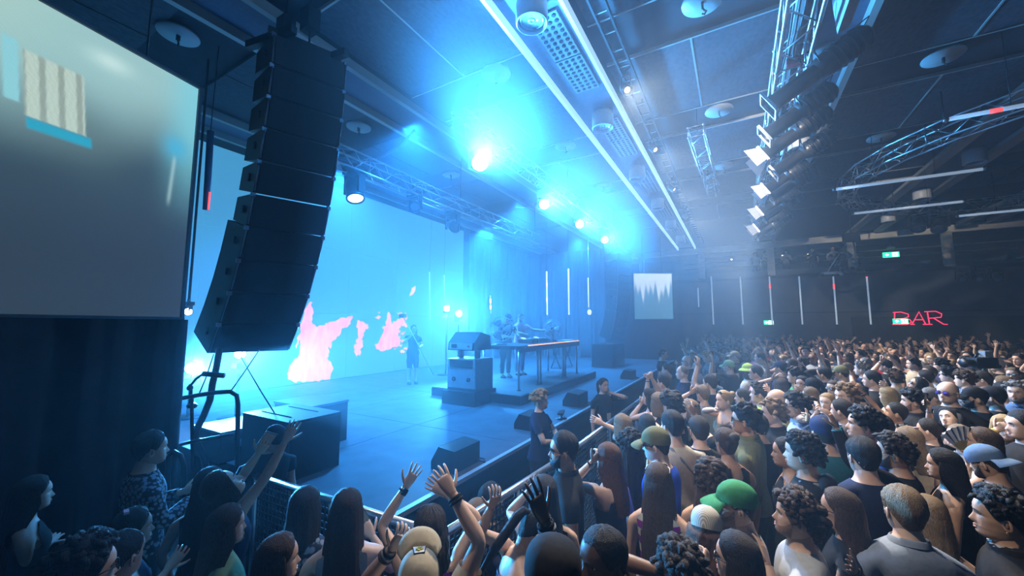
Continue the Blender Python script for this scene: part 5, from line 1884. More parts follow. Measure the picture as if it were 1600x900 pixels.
    if 'neckband' in extra:
        g = MB()
        q = F.bend(np.array([0, .0, 1.492]) * s)
        a = np.arange(20) * 2 * math.pi / 20
        g.loft([q + s * np.stack([rr * np.cos(a), rr * 1.02 * np.sin(a), zz_ - .012 * np.sin(a)], -1) for rr, zz_ in ((.062, -.02), (.080, -.018), (.078, .012), (.060, .014))], (False, False))
        g.build('bandana', pattern_mat('bandana_print', (.012, .012, .014), (.4, .4, .4), 40, 'v'), root)
    if 'strap' in extra:
        g = MB()
        pts = [F.bend(np.array(p) * s) for p in ((.16, -.115, 1.05), (.10, -.135, 1.25), (-.02, -.120, 1.38), (-.085, -.075, 1.462), (-.09, .03, 1.455), (-.07, .12, 1.36), (.02, .138, 1.2))]
        g.tube(pts, .013 * s, 6)
        g.build('bag_strap', cloth_mat('grey'), root)
    if 'clip' in extra:
        g = MB()
        g.box(place(np.array([.03, -.04, 1.02 * HH])[None])[0], (.05, .02, .012), mi=0)
        g.build('hair_clip', mat('hair_clip_pink', (.8, .45, .55), .25), root)
    if 'badge' in extra:
        g = MB()
        c = F.bend(np.array([0, .145, 1.12]) * s)
        g.box(c, (.07, .006, .10), mi=0)
        g.tube([c + np.array([0, 0, .05]), F.bend(np.array([.06, .10, 1.42]) * s)], .003, 4, 1)
        g.tube([c + np.array([0, 0, .05]), F.bend(np.array([-.06, .10, 1.42]) * s)], .003, 4, 1)
        g.build('badge', [cloth_mat('white'), cloth_mat('black')], root)
    # world positions of the grips, for things held in the hands
    out = []
    Rl = rz3(-az)
    for c, d, nrm, w in grips:
        out.append((Rl @ c + np.array(base), Rl @ d, Rl @ nrm, Rl @ w))
    return root, out


# ---------------------------------------------------------------- who stands where
DJ = np.array((-4.6, 8.8))


def hold_phone(grip, label, col=(.02, .02, .025), face_cam=True, screen=True, sc=1.0):
    c, d, n, w = grip
    t = thing('phone', label, 'phone', tuple(c + d * .02))
    up = d / np.linalg.norm(d)
    nn = n - up * (n @ up)
    nn /= np.linalg.norm(nn)
    R = np.stack([np.cross(up, nn), up, nn], 1)
    MB().box((0, 0, 0), (.075 * sc, .155 * sc, .010), R).build('body', mat('phone_%.2f_%.2f' % (col[0], col[2]), col, .25), t)
    if screen:
        MB().box(-R[:, 2] * .0057, (.068 * sc, .145 * sc, .002), R).build('screen', mat('phone_screen', (.10, .12, .12), .1, emit=(.5, .55, .45), power=.03), t)
    g = MB()
    for k in range(2):
        g.lathe([(.008, 0), (.007, .003)], R @ np.array((-.02, .05 - .022 * k, .006)), 8, rot=R)
    g.build('camera_lens', mat('lens_dark', (.012, .012, .014), .08), t)


H = []       # px, py, head height, sex, hair, hair colour, top, top colour, turn relative to the line of sight, extras, label


def P(*a, **k):
    H.append((a, k))


# --- nearest, bottom of the photo, left to right
P(52, 772, 1.50, 'f', 'long', 'dark', 'tank', 'black', 85, 'woman with long dark hair and black strappy top in the darkness, furthest left', skin='light', arms=(dict(px=(75, 850, .1)), 'down'))
P(236, 700, 1.64, 'm', 'short', 'dark', 'long', 'floral', 80, 'man in a dark floral shirt standing in shadow before the black drape', arms=('chest', 'chest'))
P(208, 826, 1.46, 'f', 'long', 'dark', 'tank', 'navy', 85, 'woman in right profile with a pink clip in dark hair', extra=('clip',), hlen=.3, arms=(dict(px=(262, 890, -.1), curl=.4), 'down'))
P(190, 868, 1.55, 'm', 'buzz', 'dark', 'tee', 'white', 50, 'man with cropped hair and white tee in front of the woman with the pink clip', arms=('down', 'down'))
P(132, 893, 1.58, 'm', 'curly', 'black', 'tee', 'black', 80, 'curly-haired person with dark sunglasses at the bottom left corner', extra=('shades',))
P(355, 822, 1.47, 'f', 'long', 'brown', 'tee', 'pale green', 80, 'woman in a green tee with long brown hair, right profile', hlen=.30)
P(326, 757, 1.50, 'f', 'long', 'dark', 'tank', 'black', 30, 'woman with long dark hair seen from behind, beside the woman with her head thrown back', hlen=.5)
P(366, 752, 1.50, 'f', 'long', 'brown', 'tank', 'navy', 78, 'woman with her head thrown back and both arms raised, holding a phone', pitch=.75, hlen=.2, arms=(dict(px=(452, 680, .12), pole=(.3, 0, -1), spread=.5, curl=.2), dict(px=(404, 708, .25), curl=.7, phone='dark phone held up before the man in the black cap')))
P(436, 874, 1.50, 'f', 'long', 'brown', 'tank', 'black', 85, 'woman with long brown hair in right profile at the bottom edge, beside the patterned top', hlen=.35)
P(476, 792, 1.50, 'f', 'bob', 'dark', 'tee', 'lace', 25, 'woman with a dark bob and patterned grey top seen from behind', hlen=.14, arms=('chest', 'chest'))
P(541, 797, 1.50, 'f', 'long', 'dark', 'tank', 'grey', 8, 'woman with very long straight dark hair and grey top filming with a phone', hlen=.55, arms=(dict(px=(582, 838, .18), curl=.8, phone='black phone held low by the woman with very long straight hair'), 'chest'))
P(672, 826, 1.52, 'f', 'wavy', 'dark', 'tank', 'purple', 5, 'dark-haired woman with both arms stretched up in front of the khaki cap', hlen=.14, arms=(dict(px=(697, 772, .12), spread=.8, curl=.1, pole=(1, 0, -.4)), dict(px=(633, 762, .15), spread=1.0, curl=.08, bands=(('watch', 0, 'black'),), pole=(-1, 0, -.4), wpalm=1)))
P(655, 874, 1.60, 'm', 'short', 'dark', 'tee', 'cream', 0, 'man in a khaki cap with a yellow patch, arms raised', cap='cap', capcol='beige', extra=('patch',), pitch=.95, arms=(dict(px=(707, 772, .10), spread=.8, curl=.25, bands=(('band', 0, 'black'), ('band', 1, 'black')), pole=(1, -.2, -.5)), dict(px=(612, 858, .10), curl=.6, bands=(('band', 0, 'black'), ('band', 1, 'grey'), ('band', 2, 'brown')), pole=(-.6, 0, -1))))
P(802, 822, 1.48, 'f', 'pony', 'black', 'tube', 'leopard', 70, 'bare-shouldered woman bowing her head, hand on her dark plaited hair', pitch=-.75, lean=.18, hlen=.40, arms=('down', dict(px=(768, 792, -.08), curl=.5, pole=(-1, 0, -.3))), skin='light')
P(850, 772, 1.50, 'f', 'long', 'black', 'tank', 'black', -15, 'woman in a black top raising an open hand beside her face', hlen=.3, arms=('chest', dict(px=(826, 768, .1), spread=.9, curl=.15, pole=(-.6, 0, -1))), skin='light')
P(864, 903, 1.56, 'm', 'buzz', 'black', 'tee', 'black', 0, 'person in a dark beanie cut off by the bottom edge', cap='beanie', capcol='black')
P(942, 872, 1.58, 'm', 'buzz', 'black', 'tee', 'black', -125, 'dark-skinned man with short black hair at the bottom edge, facing the camera', skin='dark', arms=(dict(px=(850, 812, -.05), spread=.7, curl=.15, bands=(('band', 0, 'black'), ('band', 1, 'grey')), pole=(.3, 0, -1)), 'down'))
P(880, 702, 1.64, 'm', 'short', 'black', 'polo', 'black', -92, 'bearded man in sunglasses and dark shirt at the front of the crowd', extra=('shades',), beard='full', arms=('down', 'down'), skin='tan')
P(950, 716, 1.53, 'f', 'long', 'auburn', 'tube', 'navy', -62, 'woman with long reddish hair and bare back, hand at her face', hlen=.30, arms=('down', dict(px=(925, 722, .0), curl=.9, pole=(-.6, 0, -1), bands=(('watch', 0, 'black'),))), skin='fair')
P(985, 695, 1.60, 'f', 'longcurl', 'black', 'tank', 'black', 5, 'woman with a great mass of long curly black hair', hlen=.5)
P(1027, 693, 1.66, 'm', 'short', 'dark', 'tee', 'blue', -76, 'man in a bright blue tee and dark cap with glasses', cap='cap', capcol='olive', extra=('glasses',), pitch=-.12, build=1.08, skin='fair')
P(1029, 752, 1.55, 'f', 'long', 'brown', 'tank', 'purple-white', 8, 'woman with very long brown hair and white sunglasses pushed up on her head', extra=('white_shades_up',), hlen=.52, arms=('down', 'down'))
P(1100, 832, 1.52, 'f', 'longcurl', 'auburn', 'tee', 'light blue', 10, 'woman in a cream crochet cap and pale blue top', cap='crochet', pitch=-.35, lean=.12, hlen=.16)
P(1152, 788, 1.62, 'm', 'buzz', 'dark', 'tee', 'light grey', -96, 'smiling man in a green cap and white tee', cap='cap', capcol='green', beard='stubble', pitch=-.05, skin='fair')
P(1150, 872, 1.54, 'f', 'long', 'dark', 'tank', 'black', -80, 'woman with straight dark hair and sunglasses at the bottom edge before the green cap', extra=('shades',), hlen=.4, arms=('down', dict(px=(1100, 890, -.05), curl=1.0)))
P(1062, 897, 1.56, 'm', 'curly', 'dark', 'tee', 'black', -20, 'curly dark head at the bottom edge with fingers raised beside it', arms=('down', dict(px=(1040, 897, .0), curl=.2, spread=.8)), skin='brown')
P(1240, 806, 1.62, 'm', 'curly', 'brown', 'tee', 'light grey', -96, 'curly-haired bearded man in a white tee with eyes closed, left profile', beard='stubble', pitch=.12, arms=('down', dict(px=(1200, 885, -.10), curl=.2, spread=.6)), build=1.05)
P(1312, 796, 1.56, 'f', 'long', 'brown', 'vest', 'black', -92, 'woman with long dark hair and sunglasses behind the curly-haired man', extra=('shades',), hlen=.5, arms=(dict(px=(1335, 890, -.25), curl=.15, spread=.3, pole=(.3, 0, -1), bands=(('band', 0, 'black'),)), 'chest'), skin='tan')
P(1412, 797, 1.64, 'm', 'short', 'sandy', 'polo', 'grey-blue', -28, 'man with sandy hair in a grey-blue shirt seen from behind', build=1.08, skin='fair')
P(1452, 806, 1.54, 'f', 'long', 'sandy', 'tank', 'black', 0, 'woman with long sandy hair just behind the grey-blue shirt', hlen=.5)
P(1563, 806, 1.64, 'm', 'quiff', 'black', 'polo', 'black', -98, 'laughing man with black hair, earring and dark neckerchief at the right edge', extra=('earring', 'neckband'), skin='tan')
# --- pit and stage
P(845, 624, 1.56, 'f', 'curly', 'blond', 'tee', 'navy', 105, 'blond security guard with folded arms in front of the stage', arms=(dict(to=(-.16, .20, -.30), pole=(1, 0, -.4), curl=.7), dict(to=(-.16, .22, -.26), pole=(1, 0, -.4), curl=.7)), skin='fair', pants='black')
P(943, 601, 1.52, 'f', 'pony', 'dark', 'tee', 'black', 140, 'security guard with a ponytail, badge and beige shorts touching her ear', legs='short', pants='beige', extra=('badge',), arms=('down', dict(to=(-.06, .10, .14), pole=(1, .2, -.6), curl=.8)), hlen=.2)
P(1036, 553, 1.70, 'm', 'short', 'dark', 'tee', 'black', 95, 'broad security man in black tee standing in the haze at the crowd\'s front')
P(426, 682, 1.50, 'm', 'buzz', 'dark', 'tee', 'black', 150, 'man in a black cap looking down beside the subwoofer', cap='beanie', capcol='black', pitch=-.5)
P(768, 778, 1.02, 'm', 'short', 'black', 'tee', 'black', 60, 'dark-haired photographer crouching in the pit below the stage', crouch=True, arms=('chest', 'chest'))
P(746, 806, 0.98, 'f', 'long', 'sandy', 'tee', 'navy', 40, 'fair-haired photographer crouching in the pit beside the dark-haired one', crouch=True, hlen=.2, arms=('chest', 'chest'))
# --- middle of the crowd
P(1253, 706, 1.68, 'm', 'quiff', 'black', 'hoodie', 'black', -82, 'man with swept-back black hair and black hoodie with a strap', extra=('strap',), skin='tan')
P(1228, 706, 1.55, 'f', 'slick', 'black', 'tank', 'black', -92, 'woman with sleek black hair squeezed left of the black hoodie', skin='tan')
P(1134, 690, 1.56, 'f', 'bun', 'brown', 'tank', 'black', -35, 'woman with brown hair pinned up and black open-backed top', skin='tan')
P(1112, 748, 1.50, 'f', 'longcurl', 'brown', 'tank', 'navy', 5, 'woman with long wavy brown hair beyond the green cap', hlen=.42)
P(1163, 655, 1.66, 'm', 'curly', 'black', 'jacket', 'olive', -82, 'curly black-haired man in sunglasses and olive jacket', extra=('shades',), skin='tan')
P(1184, 664, 1.60, 'm', 'buzz', 'dark', 'tee', 'black', -40, 'shaven-headed man left of the black polo shirt', skin='tan')
P(1207, 645, 1.62, 'm', 'curly', 'sandy', 'polo', 'black', -96, 'pale young man with sandy fringe in a black polo shirt', skin='fair')
P(1214, 624, 1.68, 'm', 'bald', 'dark', 'tee', 'olive', -88, 'bald man in sunglasses with a hand lifted to his head', extra=('shades',), arms=(dict(to=(.02, .10, .25), curl=.5), 'down'))
P(1244, 633, 1.66, 'm', 'curly', 'black', 'polo', 'light blue', -88, 'curly-haired man in dark glasses and light blue shirt', extra=('shades',), arms=(dict(px=(1262, 652, -.4), curl=.7, phone='pale phone with its screen towards the camera', pc=1), 'down'))
P(1293, 628, 1.56, 'f', 'slick', 'blond', 'tee', 'navy', -150, 'blonde woman facing the camera biting her finger', arms=('face', 'down'), skin='fair')
P(1266, 618, 1.56, 'f', 'long', 'sandy', 'tee', 'grey', -80, 'sandy-haired woman holding up a phone in left profile', hlen=.2, arms=(dict(px=(1278, 634, -.2), curl=.7, phone='grey-blue phone held by the sandy-haired woman', pc=2), 'down'))
P(1288, 674, 1.64, 'm', 'buzz', 'dark', 'tee', 'teal', -25, 'man in a navy cap and teal tee', cap='cap', capcol='navy', skin='light')
P(1347, 662, 1.64, 'm', 'curly', 'black', 'tee', 'blue', -96, 'man with tight black curls and a royal blue tee, left profile', pitch=.08, skin='light')
P(1374, 668, 1.62, 'm', 'short', 'black', 'tee', 'black', -60, 'man with short black hair right behind the tight black curls')
P(1314, 640, 1.54, 'f', 'short', 'dark', 'tee', 'black', -70, 'person with smooth dark hair raising a hand before the tight black curls', arms=('down', dict(px=(1300, 664, -.2), curl=.4, spread=.6, bands=(('watch', 0, 'teal'),))))
P(1320, 618, 1.66, 'm', 'curly', 'sandy', 'tee', 'black', -135, 'man with sandy curls facing the camera', skin='fair')
P(1341, 617, 1.64, 'm', 'short', 'black', 'tee', 'white', -40, 'man with short black hair and white tee next to the sandy curls')
P(1397, 644, 1.60, 'f', 'slick', 'black', 'tank', 'black', -92, 'woman with sleek dark hair and choker gazing up, arm stretched out', pitch=.15, extra=('earring', 'neckband'), skin='tan', arms=(dict(px=(1340, 606, .2), spread=.7, curl=.2, bands=(('band', 1, 'black'),), pole=(0, -.2, -1)), 'down'))
P(1426, 626, 1.68, 'm', 'curly', 'black', 'polo', 'black', -98, 'stubbled man with dark wavy hair and black polo, left profile', beard='stubble', skin='light')
P(1387, 618, 1.54, 'f', 'bob', 'blond', 'tee', 'beige', -60, 'blonde woman with a hand laid on her head', arms=(dict(to=(-.08, .05, .30), curl=.4), 'down'), skin='fair')
P(1428, 600, 1.60, 'f', 'long', 'black', 'tee', 'yellow', -105, 'woman in glasses with her face tilted up and pale yellow top', pitch=.45, extra=('glasses', 'earring'), hlen=.2, skin='tan')
P(1481, 612, 1.74, 'm', 'bald', 'dark', 'tee', 'black', -150, 'tall bald man in violet sunglasses and black tee', extra=('purple_shades',), build=1.1, skin='fair', arms=(dict(to=(-.05, .28, -.16), curl=.7), 'down'))
P(1523, 621, 1.66, 'm', 'buzz', 'black', 'tee', 'black', -102, 'bearded man in a black cap and black tee', cap='cap', capcol='black', beard='full', skin='light', build=1.06)
P(1552, 620, 1.62, 'm', 'buzz', 'black', 'tee', 'black', -70, 'second black-capped man behind the bearded one', cap='cap', capcol='black')
P(1462, 620, 1.56, 'm', 'short', 'grey', 'tee', 'navy', -100, 'grey-haired man with bowed head left of the violet sunglasses', pitch=-.4, skin='fair')
P(1507, 592, 1.68, 'm', 'quiff', 'brown', 'polo', 'plaid', -75, 'brown-haired man in a checked shirt behind the violet sunglasses')
P(1482, 586, 1.66, 'm', 'curly', 'black', 'tee', 'light blue', -80, 'man with black curls and light blue shirt above the violet sunglasses')
P(1590, 612, 1.68, 'm', 'quiff', 'grey', 'polo', 'denim', -158, 'man with grey-black hair, full beard and dark denim shirt at the right edge', beard='full', arms=(dict(to=(-.12, .25, -.10), curl=.6), 'down'))
P(1486, 654, 1.56, 'f', 'wavy', 'black', 'tank', 'black', -150, 'woman with open mouth and head tilted back below the violet sunglasses', pitch=.35, tilt=.3, hlen=.2, skin='fair')
P(1499, 682, 1.56, 'f', 'bun', 'sandy', 'tee', 'grey', -115, 'fair woman with tied sandy hair gazing left above the hand fan', skin='fair')
P(1570, 668, 1.56, 'f', 'bob', 'blond', 'tube', 'white stripe', 175, 'blond woman shading her forehead, striped top', hlen=.16, arms=(dict(to=(-.10, .13, .22), curl=.35, pole=(.6, .5, -.6), bands=(('band', 0, 'yellow'),)), 'down'), skin='fair')
P(1597, 664, 1.62, 'm', 'short', 'black', 'tee', 'black', -120, 'man with black hair half cut by the right edge')
P(1397, 706, 1.64, 'm', 'quiff', 'dark', 'long', 'black', -86, 'bearded dark-haired man in glasses raising a black sleeve with a teal watch', beard='full', extra=('glasses',), arms=('down', dict(px=(1306, 668, .05), curl=.3, spread=.5, bands=(('watch', 0, 'teal'),), pole=(-.4, 0, -1))), skin='tan')
P(1474, 726, 1.58, 'f', 'long', 'black', 'tank', 'black', -92, 'woman with very long black hair and gold earrings', extra=('earring',), hlen=.6, skin='tan')
P(1548, 722, 1.64, 'm', 'buzz', 'dark', 'tee', 'navy', -70, 'bearded man with a faded blue cap worn backwards, looking down', cap='back', capcol='denim', beard='full', pitch=-.3, skin='tan')
P(1532, 690, 1.56, 'f', 'long', 'brown', 'tank', 'white', -92, 'brown-haired woman holding a hand fan beside the blue cap', pitch=.12, hlen=.2, arms=('down', dict(px=(1512, 728, .0), curl=.7, fan=1)), skin='light')
P(1332, 684, 1.52, 'f', 'wavy', 'brown', 'tee', 'denim', -70, 'brown-haired woman below the royal blue tee', hlen=.3)
P(1348, 712, 1.60, 'm', 'short', 'black', 'tee', 'navy', -30, 'dark-haired man in a navy tee seen from behind below the raised teal watch')
P(1421, 686, 1.54, 'f', 'wavy', 'sandy', 'tank', 'beige', -50, 'woman with loose sandy hair behind the raised black sleeve', hlen=.22, extra=('clip',))
P(1450, 672, 1.56, 'f', 'short', 'dark', 'tee', 'black', -80, 'dark-haired person lifting a phone with a silver watch', arms=(dict(px=(1452, 640, .1), curl=.75, bands=(('watch', 0, 'grey'),), phone='silver-edged phone raised over the sandy-haired women'), 'down'))
P(1050, 664, 1.64, 'm', 'short', 'black', 'tee', 'cream', -38, 'man with short dark hair and cream tee with a bag strap', extra=('strap',))
P(1092, 672, 1.58, 'm', 'short', 'dark', 'tee', 'black', -20, 'man in a loose black tee with a raised arm right of the cream tee', arms=(dict(px=(1083, 646, .15), spread=.9, curl=.15, pole=(.6, 0, -1)), 'down'), build=1.15)
P(1048, 632, 1.60, 'f', 'afro', 'black', 'tank', 'black', -45, 'woman with a thick round mass of black curls')
P(1029, 628, 1.54, 'f', 'bob', 'sandy', 'tank', 'black', -30, 'woman with sandy bob and thin straps before the black curls', hlen=.08, skin='fair')
P(1014, 620, 1.54, 'f', 'long', 'dark', 'tank', 'black', -82, 'dark-haired woman in left profile waving a hand at the barrier', hlen=.15, skin='fair', arms=('down', dict(px=(1001, 632, .0), spread=.9, curl=.1)))
P(1011, 664, 1.48, 'f', 'long', 'black', 'tank', 'black', -20, 'woman with straight black hair leaning low at the barrier', hlen=.4, arms=('forward', 'forward'))
P(972, 665, 1.52, 'f', 'long', 'sandy', 'tank', 'black', -50, 'fair-haired woman partly hidden above the red-haired one', hlen=.25, arms=('forward', 'down'))
P(1037, 597, 1.62, 'm', 'short', 'black', 'tee', 'white', -62, 'man in a white tee with both fists raised at the front', arms=(dict(px=(1019, 592, -.1), curl=1.3, spread=0, pole=(.2, 0, -1)), dict(px=(1012, 594, .15), curl=1.3, spread=0, pole=(-.2, 0, -1), bands=(('band', 0, 'brown'),))))
P(1066, 582, 1.64, 'm', 'balding', 'grey', 'tee', 'navy', -85, 'older balding man in left profile behind the white tee', skin='fair')
P(1073, 564, 1.66, 'm', 'bald', 'dark', 'tee', 'black', -95, 'bald man in sunglasses and black tee in the hazy front rows', extra=('shades',), skin='fair', arms=(dict(to=(.06, .2, .1), curl=1.2), 'down'))
P(1042, 577, 1.60, 'f', 'slick', 'dark', 'tee', 'navy', -80, 'dark-haired person just ahead of the older balding man')
P(1109, 598, 1.62, 'm', 'short', 'dark', 'tee', 'navy', -62, 'short-haired man turned away below the raised fist', arms=('down', dict(px=(1090, 572, .1), spread=.5, curl=.4, pole=(-.3, 0, -1))))
P(1078, 640, 1.56, 'f', 'bob', 'sandy', 'tee', 'black', -85, 'woman in headband and sunglasses with a black tee', extra=('shades', 'headband'), hlen=.05, skin='fair')
P(1098, 615, 1.56, 'f', 'short', 'sandy', 'tee', 'grey', -40, 'person with short sandy hair behind the raised open hand', arms=('down', dict(px=(1078, 614, .0), spread=.8, curl=.2)))
P(1131, 624, 1.58, 'f', 'bun', 'blond', 'tube', 'beige', -120, 'bare-shouldered blonde with hair up and sunglasses on her head', extra=('shades_up',), skin='fair', arms=(dict(px=(1117, 640, -.2), curl=.5, spread=.6), 'down'))
P(1160, 620, 1.58, 'f', 'bun', 'dark', 'tank', 'black', -85, 'woman with dark hair tied back and black top, left profile')
P(1187, 614, 1.64, 'm', 'quiff', 'dark', 'tee', 'lime', -86, 'dark-haired young man in a lime top', skin='fair')
P(1181, 582, 1.66, 'm', 'short', 'black', 'tee', 'pink', -85, 'man with black hair, sunglasses and pale pink tee', extra=('shades',), skin='light')
P(1187, 558, 1.70, 'm', 'short', 'black', 'tee', 'white', -90, 'man with neat black hair and white shirt in the further rows')
P(1139, 572, 1.62, 'm', 'short', 'sandy', 'tee', 'black', -60, 'person in a pale green cap', cap='cap', capcol='pale green', arms=('down', dict(px=(1112, 566, .1), spread=.3, curl=.3, pole=(-.2, 0, -1))))
P(1168, 577, 1.62, 'f', 'bob', 'brown', 'tee', 'white', -60, 'person in a green bucket hat and white top', cap='bucket', capcol='lime')
P(1148, 556, 1.66, 'm', 'short', 'sandy', 'tee', 'black', -85, 'man in a beige cap and black tee in the hazy rows', cap='cap', capcol='beige', skin='fair')
P(1242, 587, 1.66, 'm', 'curly', 'dark', 'tee', 'green', -85, 'dark-haired man in a green tee')
P(1254, 599, 1.58, 'f', 'long', 'black', 'tank', 'white', -150, 'woman facing the camera with a hand at her cheek beside the green tee', hlen=.2, arms=('face', 'down'))
P(1221, 602, 1.56, 'f', 'long', 'brown', 'tee', 'grey', -10, 'woman with long brown hair seen from behind, hand raised', hlen=.3, arms=('down', dict(px=(1206, 592, .1), spread=.9, curl=.12)))
P(1220, 574, 1.66, 'm', 'buzz', 'black', 'tee', 'navy', -60, 'man in a navy cap with his arm bent overhead', cap='cap', capcol='navy', arms=(dict(px=(1212, 556, .1), curl=.8), 'down'))
P(1270, 604, 1.60, 'm', 'buzz', 'black', 'tee', 'grey', -20, 'person in a black cap seen from behind', cap='cap', capcol='black')
P(1287, 584, 1.66, 'm', 'short', 'black', 'jacket', 'black', -70, 'dark-haired man in a leather jacket', arms=('down', dict(px=(1278, 580, .1), curl=.4, spread=.4)))
P(1314, 582, 1.64, 'm', 'buzz', 'dark', 'tee', 'denim', -75, 'man in a grey-green cap', cap='cap', capcol='olive')
P(1303, 606, 1.60, 'f', 'slick', 'brown', 'tee', 'black', -140, 'woman in glasses turned to the camera beside the sandy curls', extra=('glasses',))
P(1362, 592, 1.68, 'm', 'short', 'black', 'tee', 'black', -85, 'man with cropped black hair, left profile, below the grey-haired man', skin='light')
P(1346, 576, 1.66, 'm', 'quiff', 'grey', 'tee', 'navy', -80, 'grey-haired man with his hand stretched out', skin='fair', arms=('down', dict(px=(1330, 588, -.1), spread=.7, curl=.2)))
P(1399, 590, 1.60, 'm', 'curly', 'brown', 'tee', 'grey', -20, 'curly brown head seen from behind with an arm reaching up', arms=('down', dict(px=(1376, 566, .1), curl=.75, pole=(-.3, 0, -1), bands=(('band', 0, 'black'),), phone='dark phone held high left of the curly brown head')))
P(1383, 571, 1.64, 'm', 'short', 'dark', 'tee', 'black', -80, 'short-haired man between two raised arms', arms=(dict(px=(1396, 562, .1), spread=.3, curl=.1, pole=(.3, 0, -1)), 'down'))
P(1446, 590, 1.60, 'm', 'short', 'dark', 'tee', 'black', -70, 'dark-haired man right of the woman in glasses')
P(1470, 571, 1.66, 'm', 'curly', 'black', 'tee', 'navy', -85, 'curly black-haired man with his face lit, below the raised hands')
P(1507, 566, 1.70, 'm', 'short', 'black', 'tee', 'black', -92, 'man with combed black hair and glasses, left profile', extra=('glasses',), skin='light')
P(1534, 592, 1.66, 'm', 'short', 'dark', 'tee', 'light blue', -88, 'man in dark glasses and pale shirt behind the black cap', extra=('shades',), arms=(dict(px=(1540, 574, .2), curl=.5), 'down'))
P(1558, 570, 1.68, 'm', 'bald', 'dark', 'tee', 'black', -95, 'cameraman with headphones bent to his viewfinder', skin='fair', extra=('headphones',))
P(1583, 584, 1.62, 'f', 'slick', 'sandy', 'tee', 'black', -165, 'woman in black-rimmed glasses facing the camera at the right', extra=('glasses',), skin='fair')
P(1568, 600, 1.62, 'f', 'wavy', 'sandy', 'tee', 'navy', -80, 'sandy-haired woman in glasses, left profile', extra=('glasses',), hlen=.12, skin='fair')
P(1592, 561, 1.70, 'm', 'short', 'black', 'tee', 'black', -140, 'man with black hair and hand at his chin near the right edge', arms=('face', 'down'))
P(1565, 612, 1.60, 'm', 'short', 'black', 'tee', 'brown', -85, 'dark-haired man between black caps and denim shirt', beard='full', skin='tan')

crowd = []
for (a, k) in H:
    px, py, hz, sex, hair, hcol, top, tcol, rel, label = a
    if hz > 1.2:
        hz *= float(np.interp(py, [550, 600, 700, 800], [1.0, .97, .93, .89]))
    crowd.append(dict(px=px, py=py, hz=hz, sex=sex, hair=hair, hcol=hcol, top=top, tcol=tcol, rel=rel, label=label, k=dict(k), pos=on_z(px, py, hz), hand=True))
# nudge people who would stand inside one another apart, each along the line of sight and within human heights
for it in range(60):
    moved = False
    for i in range(len(crowd)):
        for j in range(i + 1, len(crowd)):
            A, B = crowd[i], crowd[j]
            dd = np.linalg.norm((A['pos'] - B['pos'])[:2])
            if dd < .36 and not (A['hz'] < 1.2 or B['hz'] < 1.2):
                near, far = (A, B) if np.linalg.norm(A['pos'][:2]) < np.linalg.norm(B['pos'][:2]) else (B, A)
                if near['hz'] < 1.76:
                    near['hz'] += .006
                if far['hz'] > 1.34:
                    far['hz'] -= .006
                for q in (near, far):
                    q['pos'] = on_z(q['px'], q['py'], q['hz'])
                moved = True
    if not moved:
        break

# the rest of the crowd, filling the floor back to the wall
rng = np.random.default_rng(11)
spots_ = []
for row, y in enumerate(np.arange(3.4, 24.4, .60)):
    for x in np.arange(-.95, 13.0, .62):
        q = np.array((x + (row % 2) * .31 + rng.uniform(-.14, .14), y + rng.uniform(-.14, .14)))
        spots_.append(q)
auto = []
for q in spots_:
    hz = float(np.clip(rng.normal(1.58, .06), 1.45, 1.72))
    v = np.array((q[0], q[1], hz)) - np.array((0, 0, CAMZ))
    dz = v @ _f
    if dz < 1:
        continue
    px, py = 800 + FPX * (v @ _r) / dz, 450 - FPX * (v @ _u) / dz
    if px > 1640 or py > 900 or q[0] < -1.05:
        continue
    lim = .50 if q[1] > 9 else .56
    if any(np.linalg.norm(c['pos'][:2] - q) < lim for c in crowd) or any(np.linalg.norm(c['pos'][:2] - q) < .46 for c in auto):
        continue
    # keep clear of the heads that are placed one by one
    clash = False
    for c in crowd:
        if abs(c['px'] - px) < 10 + 60 / dz and 0 < c['py'] - py < 5 and c['py'] > 560 and dz < 6:
            clash = True
    if clash:
        continue
    auto.append(dict(px=px, py=py, hz=hz, pos=np.array((q[0], q[1], hz)), dz=dz))
auto.sort(key=lambda c: c['dz'])
print('placed', len(crowd), 'auto', len(auto))
NAMEH = {'short': 'short {} hair', 'buzz': 'cropped {} hair', 'curly': 'curly {} hair', 'long': 'long {} hair', 'wavy': 'wavy {} hair', 'bob': '{} bob', 'bun': '{} bun', 'quiff': 'swept {} hair', 'pony': '{} ponytail', 'bald': 'bald'}
NAMEA = {'down': '', 'high': ', hand up', 'up': ', arm up', 'fist': ', fist up', 'phone': ', filming', 'point': ', pointing', 'both': ', arms up'}
REFS = ((1168, 577, 'green bucket hat'), (1481, 612, 'violet sunglasses'), (1148, 556, 'beige cap'), (1181, 582, 'pale pink tee'), (1320, 618, 'sandy curls'), (1314, 582, 'grey-green cap'), (1187, 614, 'lime top'), (1073, 564, 'bald man'), (1523, 621, 'black caps'),
        (1507, 592, 'checked shirt'), (1558, 570, 'cameraman'), (1220, 574, 'navy cap'), (1242, 587, 'green tee'), (1037, 597, 'raised fists'), (1287, 584, 'leather jacket'), (1346, 576, 'grey-haired man'), (1428, 600, 'yellow top'), (1399, 590, 'curly brown head'),
        (1590, 612, 'denim shirt'), (1187, 558, 'white shirt'), (1470, 571, 'black curls'), (1251, 470, 'wall tubes'), (1434, 497, 'BAR sign'), (1361, 592, 'cropped head'), (1592, 561, 'hand at chin'), (1036, 553, 'security man'), (1397, 706, 'teal watch'), (1474, 726, 'gold earrings'), (1214, 624, 'bald man with shades'), (1134, 690, 'pinned-up hair'))
INDIV = 300 - len(crowd) - 3
used = set()
far_ones = []
